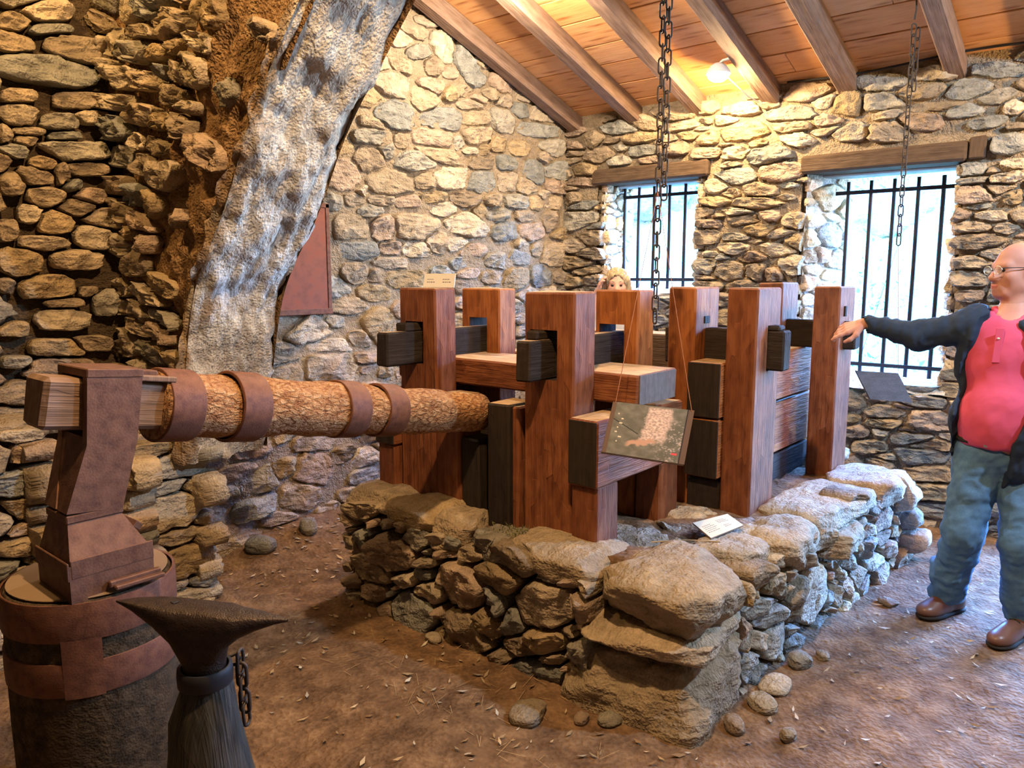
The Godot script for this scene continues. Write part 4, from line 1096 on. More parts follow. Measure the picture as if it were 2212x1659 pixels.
func press():
	var t := thing("hammer_frame", "tall red-brown squared timber frame holding the hammer shaft, nearest the camera on the platform", "timber frame", Vector3.ZERO)
	var R: Material = M.beam_wood; var O: Material = M.beam_wood_orange
	var y0 := 0.47; var y1 := 1.53
	# four posts; front pair pierced for the ties
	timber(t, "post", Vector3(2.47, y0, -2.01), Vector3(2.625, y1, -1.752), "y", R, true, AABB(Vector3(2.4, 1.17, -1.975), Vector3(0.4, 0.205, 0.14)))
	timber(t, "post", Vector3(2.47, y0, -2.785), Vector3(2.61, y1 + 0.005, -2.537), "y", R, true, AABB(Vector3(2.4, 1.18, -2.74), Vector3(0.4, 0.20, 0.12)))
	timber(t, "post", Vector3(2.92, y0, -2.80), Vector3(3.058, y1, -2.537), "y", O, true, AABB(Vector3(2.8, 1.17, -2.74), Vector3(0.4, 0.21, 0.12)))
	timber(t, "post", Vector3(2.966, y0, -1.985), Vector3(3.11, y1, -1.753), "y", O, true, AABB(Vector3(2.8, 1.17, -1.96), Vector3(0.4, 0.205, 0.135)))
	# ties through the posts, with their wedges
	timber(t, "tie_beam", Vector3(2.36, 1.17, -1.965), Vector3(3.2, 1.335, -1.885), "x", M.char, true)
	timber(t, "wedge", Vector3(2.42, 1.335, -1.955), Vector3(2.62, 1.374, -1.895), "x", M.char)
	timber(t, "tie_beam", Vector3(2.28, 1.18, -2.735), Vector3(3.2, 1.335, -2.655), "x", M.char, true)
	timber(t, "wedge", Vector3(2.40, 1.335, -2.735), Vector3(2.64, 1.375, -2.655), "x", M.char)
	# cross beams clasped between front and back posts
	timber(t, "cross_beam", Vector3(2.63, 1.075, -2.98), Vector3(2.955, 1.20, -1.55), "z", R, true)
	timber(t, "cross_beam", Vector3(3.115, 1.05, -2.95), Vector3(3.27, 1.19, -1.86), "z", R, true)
	var g := part(t, "beam_end", bevbox(Vector3(0.30, 0.122, 0.006), 0.002, M.grey_end), null, Vector3(2.792, 1.137, -1.549)); g.set_meta("label", "grey painted beam end")
	# low trestles either side that carry the axle
	for q in [[-1.742, -1.602], [-2.93, -2.79]]:
		timber(t, "bench_beam", Vector3(2.425, 0.765, q[0]), Vector3(3.12, 1.035, q[1]), "x", R, true)
		part(t, "beam_end", bevbox(Vector3(0.006, 0.26, 0.132), 0.002, M.char), null, Vector3(2.424, 0.90, (q[0] + q[1]) * 0.5))
		timber(t, "leg", Vector3(2.435, 0.47, q[0] + 0.008), Vector3(2.60, 0.767, q[1] - 0.006), "y", R)
		timber(t, "leg", Vector3(2.945, 0.44, q[0] + 0.008), Vector3(3.11, 0.767, q[1] - 0.006), "y", R)
	# cheeks between the posts, either side of the shaft
	timber(t, "cheek", Vector3(2.44, 0.47, -2.19), Vector3(2.62, 1.045, -2.065), "y", M.char, true)
	timber(t, "cheek", Vector3(2.45, 0.47, -2.06), Vector3(2.60, 1.04, -2.02), "y", R, true)
	timber(t, "cheek", Vector3(2.46, 0.47, -2.535), Vector3(2.62, 1.05, -2.385), "y", R, true)
	timber(t, "sill_block", Vector3(2.475, 0.47, -2.385), Vector3(2.60, 0.86, -2.275), "y", M.char)
	timber(t, "back_board", Vector3(2.64, 0.47, -2.5), Vector3(2.68, 0.98, -2.05), "z", M.char)
	# ---- the second frame
	var s := thing("drive_frame", "second red-brown timber frame of tall posts and stacked planks, nearer the barred windows", "timber frame", Vector3.ZERO)
	timber(s, "post", Vector3(3.30, y0, -1.785), Vector3(3.56, y1 + 0.01, -1.645), "y", O, true)
	timber(s, "post", Vector3(3.27, y0 - 0.01, -1.472), Vector3(3.555, y1 + 0.01, -1.33), "y", R, true, AABB(Vector3(3.40, 1.16, -1.6), Vector3(0.10, 0.21, 0.4)))
	timber(s, "post", Vector3(4.22, y0, -1.405), Vector3(4.475, y1 + 0.005, -1.265), "y", R, true)
	timber(s, "post", Vector3(4.22, y0, -1.72), Vector3(4.475, y1 + 0.025, -1.58), "y", R, true)
	timber(s, "tie_beam", Vector3(3.41, 1.165, -1.86), Vector3(3.49, 1.345, -1.255), "z", M.char)
	timber(s, "wedge", Vector3(3.415, 1.345, -1.42), Vector3(3.485, 1.37, -1.28), "z", M.char)
	timber(s, "tie_beam", Vector3(4.30, 1.20, -1.80), Vector3(4.38, 1.35, -1.20), "z", M.char)
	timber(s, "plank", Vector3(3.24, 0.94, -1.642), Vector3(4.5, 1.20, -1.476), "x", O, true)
	timber(s, "plank", Vector3(3.24, 0.655, -1.642), Vector3(4.5, 0.932, -1.476), "x", O)
	for yy in [[0.94, 1.20], [0.655, 0.932]]:
		part(s, "plank_end", bevbox(Vector3(0.008, yy[1] - yy[0] - 0.008, 0.16), 0.002, M.char), null, Vector3(3.238, (yy[0] + yy[1]) * 0.5, -1.559))
	timber(s, "sill_beam", Vector3(3.27, 0.46, -1.64), Vector3(4.48, 0.64, -1.48), "x", M.char)
	part(s, "gap_strip", bevbox(Vector3(0.62, 0.008, 0.01), 0.002, M.black_iron), null, Vector3(3.89, 0.936, -1.473))
	part(s, "peg_hole", bevbox(Vector3(0.03, 0.055, 0.012), 0.002, M.char), null, Vector3(4.30, 1.405, -1.263))
	part(s, "peg_hole", bevbox(Vector3(0.055, 0.035, 0.012), 0.002, M.char), null, Vector3(3.42, 1.385, -1.643))
	# dark timber lying across behind
	var d := thing("cross_timber", "dark weathered timber spanning behind the frames, pale along its top", "timber", Vector3.ZERO)
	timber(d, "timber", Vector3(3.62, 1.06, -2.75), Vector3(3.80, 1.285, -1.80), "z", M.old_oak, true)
	for zz in [-2.7, -1.95]: timber(d, "support", Vector3(3.63, 0.47, zz - 0.06), Vector3(3.79, 1.06, zz + 0.06), "y", M.old_oak)

# ------------------------------------------------------------------ the trip hammer
func hammer():
	var t := thing("trip_hammer", "bark-covered log shaft with rusty iron bands and a heavy iron head at its left end", "hammer", Vector3(0.855, 1.248, -2.195))
	var d := Vector3(1.62, -0.262, -0.10).normalized()       # along the shaft, falling towards the frame
	var side := Vector3(0, 0, 1); side = (side - d * side.dot(d)).normalized()
	var up := side.cross(d); if up.y < 0.0: up = -up
	var b := Basis(d.cross(up), d, up)
	# log: lathe about its local y
	var prof := []
	for k in 30:
		var f := k / 29.0
		prof.append(Vector2(lerpf(0.100, 0.086, f) + nz.get_noise_1d(f * 9.0) * 0.006, 0.14 + f * 1.52))
	prof.push_front(Vector2(0, 0.14)); prof.append(Vector2(0, 1.66))
	part(t, "log", lathe(prof, 40, 0.014, 7.0), M.bark, Vector3.ZERO, b)
	part(t, "squared_end", bevbox(Vector3(0.13, 0.39, 0.135), 0.012, M.rafter_wood, -1, null, 0.005), null, d * 0.022, b)
	for q in [[0.20, 0.105, 0.104], [0.43, 0.105, 0.108], [0.87, 0.10, 0.1005], [1.07, 0.105, 0.098]]:
		var r: float = q[2]; var w: float = q[1]
		var m := lathe([Vector2(r - 0.004, -w / 2), Vector2(r + 0.004, -w / 2), Vector2(r + 0.006, -w / 2 + 0.004), Vector2(r + 0.005, w / 2 - 0.004), Vector2(r + 0.003, w / 2), Vector2(r - 0.005, w / 2)], 40)
		part(t, "iron_band", m, M.band_iron, d * q[0], b)
	# head: two bent cheeks, a bridge over the shaft and the peen below
	var out := [[Vector2(-0.068, 0.100), Vector2(0.074, 0.086), Vector2(0.047, -0.095), Vector2(-0.004, -0.275), Vector2(-0.145, -0.262), Vector2(-0.083, -0.09)]]
	var prism := func(pl: Array, z0: float, z1: float, zb0: float, zb1: float) -> ArrayMesh:
		var s := Soup.new()
		var lo := []; var hi := []
		for p in pl:
			var f: float = clampf((p.y + 0.09) / -0.185, 0.0, 1.0)
			lo.append(Vector3(p.x, p.y, lerpf(z0, zb0, f))); hi.append(Vector3(p.x, p.y, lerpf(z1, zb1, f)))
		var n := pl.size()
		s.poly(hi.slice(0, 3) + [hi[n - 1]], Vector3(0, 0, 1)); s.poly([hi[2], hi[3], hi[4], hi[5]], Vector3(0, 0, 1))
		s.poly(lo.slice(0, 3) + [lo[n - 1]], Vector3(0, 0, -1)); s.poly([lo[2], lo[3], lo[4], lo[5]], Vector3(0, 0, -1))
		for k in n:
			var e: Vector2 = pl[(k + 1) % n] - pl[k]
			s.poly([lo[k], lo[(k + 1) % n], hi[(k + 1) % n], hi[k]], Vector3(-e.y, e.x, 0))
		return raw(s.v, s.n, s.i)
	part(t, "head_cheek", prism.call(out[0], 0.070, 0.098, 0.03, 0.098), M.rusty_iron)
	part(t, "head_cheek", prism.call(out[0], -0.098, -0.070, -0.05, 0.03), M.rusty_iron)
	part(t, "head_bridge", bevbox(Vector3(0.146, 0.024, 0.20), 0.003, M.rusty_iron), null, Vector3(0.003, 0.092, 0), Basis(Vector3(0, 0, 1), -0.09))
	part(t, "head_peen", prism.call([Vector2(-0.075, -0.074), Vector2(0.045, -0.078), Vector2(0.040, -0.10), Vector2(-0.010, -0.272), Vector2(-0.140, -0.26), Vector2(-0.085, -0.10)], -0.07, 0.07, -0.05, 0.095), M.rusty_iron)
	part(t, "wedge", bevbox(Vector3(0.16, 0.02, 0.05), 0.003, M.rusty_iron), null, Vector3(0.06, 0.082, 0.02), Basis(Vector3(0, 0, 1), -0.13))
	part(t, "wedge", bevbox(Vector3(0.12, 0.016, 0.06), 0.003, M.rafter_wood), null, Vector3(0.12, 0.062, 0.045), Basis(Vector3(0, 0, 1), -0.15))
	# ---- anvil stock under the head
	var a := thing("anvil_stock", "rusty iron anvil block with sloping neck, on the banded drum", "anvil", Vector3(0.79, 0.79, -2.15))
	var s := Soup.new()
	box(s, Vector3(-0.105, -0.03, -0.11), Vector3(0.107, 0.075, 0.11))
	part(a, "base", raw(s.v, s.n, s.i), M.rusty_iron)
	var p := Soup.new()
	var lo := [Vector3(-0.10, 0.076, -0.105), Vector3(0.102, 0.076, -0.105), Vector3(0.102, 0.076, 0.105), Vector3(-0.10, 0.076, 0.105)]
	var hi := [Vector3(-0.078, 0.168, -0.085), Vector3(0.058, 0.168, -0.085), Vector3(0.058, 0.168, 0.048), Vector3(-0.078, 0.168, 0.048)]
	for k in 4: p.poly([lo[k], lo[(k + 1) % 4], hi[(k + 1) % 4], hi[k]], lo[k] + lo[(k + 1) % 4])
	p.poly(hi, Vector3.UP)
	part(a, "sloping_neck", raw(p.v, p.n, p.i), M.rusty_iron)
	part(a, "striking_face", bevbox(Vector3(0.144, 0.022, 0.142), 0.003, M.rusty_iron), null, Vector3(-0.010, 0.179, -0.0185))
	for q in [[Vector3(0.004, 0.090, 0.108), Vector3(0.21, 0.05, 0.006), 0.0], [Vector3(-0.107, 0.085, 0.0), Vector3(0.006, 0.05, 0.22), 0.0]]:
		part(a, "side_plate", bevbox(q[1], 0.002, M.rusty_iron), null, q[0] + Vector3(0, -0.025, 0))
	part(a, "wedge", bevbox(Vector3(0.03, 0.02, 0.09), 0.002, M.rusty_iron), null, Vector3(0.098, 0.12, -0.02), Basis.from_euler(Vector3(0.2, 0.3, -0.7)))
	part(a, "key", bevbox(Vector3(0.135, 0.018, 0.016), 0.003, M.rusty_iron), null, Vector3(0.05, 0.005, 0.122))
	part(a, "key", bevbox(Vector3(0.13, 0.012, 0.02), 0.003, M.rusty_iron), null, Vector3(0.055, -0.002, 0.138))
	# ---- drum
	var c := thing("wooden_drum", "squat dark drum hooped with wide rusty bands, under the anvil block", "barrel", Vector3(0.80, 0.0, -2.225))
	part(c, "body", lathe([Vector2(0, 0.0), Vector2(0.205, 0.0), Vector2(0.212, 0.15), Vector2(0.216, 0.4), Vector2(0.214, 0.6), Vector2(0.210, 0.755), Vector2(0.204, 0.765), Vector2(0.0, 0.768)], 56, 0.006, 9.0), M.drum_wood)
	for q in [[0.765, 0.665], [0.605, 0.515], [0.12, 0.05]]:
		var r := 0.2195
		part(c, "iron_band", lathe([Vector2(r - 0.008, q[1]), Vector2(r, q[1]), Vector2(r + 0.001, (q[0] + q[1]) / 2), Vector2(r, q[0]), Vector2(r - 0.008, q[0])], 56), M.band_iron)
	var rows := []
	for k in 2:
		var row := []
		for j in 9:
			var an := lerpf(1.85, 2.28, j / 8.0)
			row.append(Vector3(cos(an) * 0.2205, 0.51 + 0.16 * k, sin(an) * 0.2205))
		rows.append(row)
	part(c, "iron_strap", sheet(rows, true), M.band_iron)
	part(c, "top_plate", lathe([Vector2(0, 0.768), Vector2(0.2, 0.768), Vector2(0.2, 0.774), Vector2(0, 0.776)], 48), M.panel_edge)

# ------------------------------------------------------------------ the small anvil
func anvil():
	var t := thing("tree_stump", "dark flared wooden stump carrying the small pointed anvil", "stump", Vector3(0.795, 0, -1.585))
	part(t, "trunk", lathe([Vector2(0, 0), Vector2(0.17, 0.0), Vector2(0.150, 0.12), Vector2(0.125, 0.3), Vector2(0.100, 0.45), Vector2(0.072, 0.58), Vector2(0.058, 0.66), Vector2(0.054, 0.695), Vector2(0, 0.697)], 36, 0.022, 6.0), M.stump_wood)
	part(t, "iron_ring", lathe([Vector2(0.054, 0.676), Vector2(0.060, 0.676), Vector2(0.061, 0.70), Vector2(0.059, 0.716), Vector2(0.052, 0.716)], 36), M.black_iron)
	part(t, "staple", tube([Vector3(0.05, 0.705, -0.01), Vector3(0.075, 0.712, 0.0), Vector3(0.085, 0.70, 0.005), Vector3(0.075, 0.69, 0.008), Vector3(0.05, 0.692, 0.0)], 0.004), M.black_iron)
	var a := thing("horned_anvil", "black double-pointed anvil with worn flat face on the stump", "anvil", Vector3(0.795, 0.70, -1.585))
	# along the axis f (from left tip to right horn): half width, top, bottom
	var f := Vector3(0.244, 0.0, 0.298).normalized(); var w := Vector3(-f.z, 0, f.x)
	var sec := [[-0.192, 0.002, 0.171, 0.166], [-0.15, 0.022, 0.172, 0.150], [-0.10, 0.040, 0.170, 0.115], [-0.06, 0.050, 0.167, 0.075], [-0.035, 0.052, 0.165, 0.02], [0.0, 0.052, 0.162, -0.01], [0.030, 0.052, 0.158, 0.02], [0.055, 0.050, 0.155, 0.062], [0.085, 0.044, 0.150, 0.085], [0.125, 0.030, 0.144, 0.103], [0.165, 0.014, 0.136, 0.116], [0.195, 0.003, 0.128, 0.122]]
	var rows := []
	for q in sec:
		var row := []
		var hw: float = q[1]; var y1: float = q[2]; var y0: float = q[3]
		var horn: bool = q[0] > 0.06
		for k in 16:
			var an := TAU * k / 16.0
			var cx := signf(cos(an)) * pow(absf(cos(an)), 0.55 if not horn else 0.8) * hw
			var sy := signf(sin(an)) * pow(absf(sin(an)), 0.45 if not horn else 0.8)
			var y := lerpf(y0, y1, sy * 0.5 + 0.5)
			if sy < 0.0: cx *= lerpf(1.0, 0.78, -sy)
			row.append(f * q[0] + w * cx + Vector3(0, y, 0))
		rows.append(row)
	part(a, "body", ring_mesh(rows, true, false), M.anvil_iron)
	var wp := []
	for k in 14:
		var y := lerpf(-0.004, 0.13, k / 13.0)
		var row := []
		for j in 24:
			var an := TAU * j / 24.0
			var l := lerpf(0.046, 0.098, pow(k / 13.0, 2.2)); var ww := lerpf(0.046, 0.050, k / 13.0)
			row.append(f * cos(an) * l + w * sin(an) * ww + Vector3(0, y, 0))
		wp.append(row)
	part(a, "waist", ring_mesh(wp, true, false), M.anvil_iron)
	part(a, "hardy_hole", bevbox(Vector3(0.014, 0.003, 0.014), 0.001, M.black_iron), null, f * -0.06 + Vector3(0, 0.1675, 0))
	var c := thing("short_chain", "short rusty chain hanging from a staple on the anvil stump", "chain", Vector3(0.878, 0.705, -1.582))
	var lm := link_mesh(0.030, 0.0125, 0.0042)
	for k in 5:
		part(c, "link", lm, M.chain_iron, Vector3(0.002 * k, -0.012 - 0.034 * k, 0.006), Basis(Vector3.UP, 0.5 + (PI / 2 if k % 2 else 0.0)) * Basis(Vector3(0, 0, 1), 0.1 if k == 4 else 0.0))

func link_mesh(long: float, wide: float, r: float) -> ArrayMesh:   # a stadium, upright, overall half length long
	var p := []
	for k in 24:
		var an := TAU * k / 24.0
		var s := long - wide
		p.append(Vector3(cos(an) * wide, sin(an) * wide + (s if sin(an) > 0 else -s) * (1.0 if absf(sin(an)) > 0.1 else 0.0), 0))
	return tube(p, r, 8, true)

# ------------------------------------------------------------------ chains, hung panels, cards, cables
func chain(called: String, label: String, at: Vector3, bottom: float, top: float, doubled_to: float):
	var t := thing(called, label, "chain", Vector3(at.x, bottom, at.z), "")
	var lm := link_mesh(0.032, 0.0130, 0.0036)
	var n := int((top - bottom) / 0.052)
	for k in n:
		var y := 0.03 + k * 0.052
		part(t, "link", lm, M.chain_iron, Vector3(nz.get_noise_1d(k * 0.3) * 0.004, y, 0), Basis(Vector3.UP, 0.85 + (PI / 2 if k % 2 else 0.0) + rng.randf_range(-0.25, 0.25)))
		if bottom + y > doubled_to:
			part(t, "link", lm, M.chain_iron, Vector3(0.014, y - 0.02, 0.018), Basis(Vector3.UP, 0.85 + (0.0 if k % 2 else PI / 2) + rng.randf_range(-0.25, 0.25)))
	part(t, "hook", tube([Vector3(0, n * 0.052 + 0.03, 0), Vector3(0.006, n * 0.052 + 0.08, 0.004), Vector3(0, n * 0.052 + 0.16, 0)], 0.005), M.chain_iron)

func board(t: Node3D, called: String, tl: Vector3, tr: Vector3, br: Vector3, bl: Vector3, thick: float, front: Material, edge: Material):
	var nn := (tr - tl).cross(bl - tl).normalized()
	if nn.dot(Vector3(0, 1.6, 0) - tl - t.position) < 0.0: nn = -nn
	var b := -nn * thick
	var c := (tl + tr + br + bl) * 0.25
	var f := Soup.new(); f.poly([tl, tr, br, bl], nn, [Vector2(0, 0), Vector2(1, 0), Vector2(1, 1), Vector2(0, 1)])
	var m := raw(f.v, f.n, f.i, PackedColorArray(), f.uv); m.surface_set_material(0, front)
	var e := Soup.new(); e.poly([tl + b, tr + b, br + b, bl + b], -nn)
	var q := [tl, tr, br, bl]
	for k in 4: e.poly([q[k], q[(k + 1) % 4], q[(k + 1) % 4] + b, q[k] + b], (q[k] + q[(k + 1) % 4]) * 0.5 - c)
	raw(e.v, e.n, e.i, PackedColorArray(), e.uv, m); m.surface_set_material(1, edge)
	part(t, called, m)

func flat(called: String, im: Image) -> StandardMaterial3D:
	var m := StandardMaterial3D.new(); m.resource_name = called; m.albedo_texture = ImageTexture.create_from_image(im); m.roughness = 0.6; m.metallic_specular = 0.3
	return m

func text_card(w: int, h: int, bg: Color, ink: Color, blocks: Array) -> Image:   # too small in the photograph to read: lines of print only
	var im := Image.create(w, h, false, Image.FORMAT_RGB8); im.fill(bg)
	for b in blocks:
		for l in b[3]:
			var x: int = b[0]
			while x < b[0] + b[2] * (0.75 + 0.25 * ((l * 7) % 3) / 2.0):
				var cw: int = 5 + (x * 3 + l * 5) % 9
				im.fill_rect(Rect2i(x, b[1] + l * b[4], cw, b[5]), ink)
				x += cw + 4
	return im

func hanging():
	chain("hanging_chain", "long dark double chain hanging from a rafter in front of the left barred window", Vector3(2.80, 0, -1.575), 1.40, 3.42, 1.90)
	chain("hanging_chain", "dark chain hanging in front of the right barred window, its end swinging free", Vector3(4.62, 0, -1.10), 1.76, 2.92, 2.62)
	# the tilted photograph panel
	var im := Image.create(256, 192, false, Image.FORMAT_RGB8)
	for y in 192:
		for x in 256:
			var u := x / 256.0; var v := y / 192.0
			var n := nz.get_noise_2d(u * 5.0, v * 5.0); var n2 := nz.get_noise_2d(u * 22.0 + 9.0, v * 22.0)
			var c := Color(0.33, 0.31, 0.25).lerp(Color(0.42, 0.39, 0.33), clampf(n + 0.4, 0, 1))
			var cx := 0.60 - 0.10 * v * v + 0.03 * n
			var inside := smoothstep(0.17, 0.13, absf(u - cx) + n2 * 0.03) * smoothstep(0.0, 0.06, v) * smoothstep(0.74, 0.62, v + n * 0.1)
			c = c.lerp(Color(0.80, 0.68, 0.60) * (0.85 + 0.3 * n2), inside)
			var sweep := smoothstep(0.06, 0.02, absf(v - 0.86 + 0.34 * u - n * 0.05)) * smoothstep(0.22, 0.3, u) * smoothstep(0.66, 0.55, u)
			c = c.lerp(Color(0.66, 0.50, 0.40), sweep)
			var foam := smoothstep(0.1, 0.45, n2 + n * 0.5) * smoothstep(0.55, 0.75, u) * smoothstep(0.1, 0.4, v)
			c = c.lerp(Color(0.68, 0.60, 0.55), foam * 0.8)
			if absf(v - 0.35 - (u - 0.08) * 0.7) < 0.008 and u < 0.38: c = Color(0.14, 0.12, 0.10)
			if u < 0.05 or u > 0.93: c = Color(0.34, 0.25, 0.18)
			if u > 0.915 and u < 0.93: c = Color(0.16, 0.11, 0.08)
			if u > 0.82 and u < 0.89 and absf(v - 0.84) < 0.018: c = Color(0.75, 0.25, 0.25)
			im.set_pixel(x, y, c)
	for k in 7: im.fill_rect(Rect2i(24 + (k * 13) % 17, 40 + k * 17, 4 + k % 3 * 3, 5), Color(0.75, 0.68, 0.55))
	var pic_mat := flat("panel_print", im)
	var t := thing("photo_panel", "tilted photograph board hung on two thin cords in front of the timber frame", "picture", Vector3(2.5, 1.0, -1.43))
	var o := t.position
	var tl := Vector3(2.484, 1.112, -1.570) - o; var tr := Vector3(2.683, 1.077, -1.325) - o; var br := Vector3(2.545, 0.894, -1.291) - o; var bl := Vector3(2.349, 0.942, -1.532) - o
	board(t, "board", tl, tr, br, bl, 0.016, pic_mat, M.panel_edge)
	var knot := Vector3(2.79, 1.93, -1.572) - o
	part(t, "cord", tube([tl + (br - tl) * 0.03, knot], 0.0016, 6), M.cord)
	part(t, "cord", tube([tr + (bl - tr) * 0.03, knot], 0.0016, 6), M.cord)
	# the second panel, seen from its back
	var t2 := thing("photo_panel", "slate-grey back of a hung board below the right barred window", "picture", Vector3(4.61, 0.97, -1.12))
	o = t2.position
	var a := Vector3(4.514, 1.063, -1.250) - o; var b := Vector3(4.673, 1.048, -1.066) - o; var c := Vector3(4.708, 0.882, -0.987) - o; var d := Vector3(4.555, 0.902, -1.173) - o
	board(t2, "board", a, b, c, d, 0.014, M.board_back, M.board_back)
	var knot2 := Vector3(4.62, 1.765, -1.10) - o
	part(t2, "cord", tube([a, knot2], 0.0013, 6), M.wire); part(t2, "cord", tube([b, knot2], 0.0013, 6), M.wire)
	# cards
	var k1 := thing("label_card", "small white printed card standing on top of the far left post", "card", Vector3(2.575, 1.54, -2.62))
	var cm := flat("card_print", text_card(212, 76, Color(0.86, 0.86, 0.85), Color(0.40, 0.40, 0.42), [[24, 30, 52, 2, 15, 5], [130, 30, 52, 2, 15, 5]]))
	var dz := Vector3(0.02, 0, 0.085)
	board(k1, "card", -dz + Vector3(0.012, 0.065, 0), dz + Vector3(0.012, 0.065, 0), dz + Vector3(0, 0.0, 0), -dz + Vector3(0, 0.0, 0), 0.004, cm, M.white_card)
	var k2 := thing("label_card", "cream printed card lying on the stone platform in front of the posts", "card", Vector3(2.955, 0.535, -1.325))
	var cm2 := flat("card_print_cream", text_card(300, 150, Color(0.80, 0.74, 0.62), Color(0.35, 0.31, 0.26), [[26, 52, 100, 5, 14, 4], [160, 34, 90, 3, 13, 4], [175, 96, 60, 2, 12, 4]]))
	var p := k2.position
	board(k2, "card", Vector3(2.865, 0.560, -1.405) - p, Vector3(3.075, 0.560, -1.345) - p, Vector3(3.04, 0.537, -1.255) - p, Vector3(2.80, 0.537, -1.290) - p, 0.006, cm2, M.panel_edge)
	# the iron hatch in the gable wall
	var h := thing("iron_hatch", "rust-red sheet iron hatch on the gable wall beside the plastered arch", "hatch", Vector3(2.57, 1.38, GZ + 0.03))
	part(h, "sheet", bevbox(Vector3(0.54, 0.60, 0.012), 0.002, M.red_iron), null, Vector3(0.0, 0.315, 0.02))
	part(h, "frame", bevbox(Vector3(0.028, 0.66, 0.035), 0.003, M.band_iron), null, Vector3(0.285, 0.31, 0.012))
	part(h, "frame", bevbox(Vector3(0.028, 0.66, 0.035), 0.003, M.band_iron), null, Vector3(-0.285, 0.31, 0.012))
	part(h, "frame", bevbox(Vector3(0.60, 0.035, 0.04), 0.003, M.band_iron), null, Vector3(0, 0.0, 0.014))
	part(h, "frame", bevbox(Vector3(0.60, 0.028, 0.035), 0.003, M.band_iron), null, Vector3(0, 0.628, 0.012))
	# cable under the roof boards
	var path := []
	for k in 30:
		var z := lerpf(-2.02, 0.3, k / 29.0)
		path.append(Vector3(WX - 0.055, 2.875 + 0.012 * sin(z * 5.0) + 0.02 * (k / 29.0), z))
	tag(part(self, "cable", tube(path, 0.007, 8), M.wire), "black electric cable running along the top of the window wall", "cable")
	tag(part(self, "lamp_wire", tube([Vector3(4.86, 2.90, -2.28), Vector3(4.98, 2.84, -2.24), Vector3(5.14, 2.79, -2.22), Vector3(5.29, 2.78, -2.21)], 0.004, 6), M.white_wire), "thin white wire from the bright lamp to the wall", "wire")

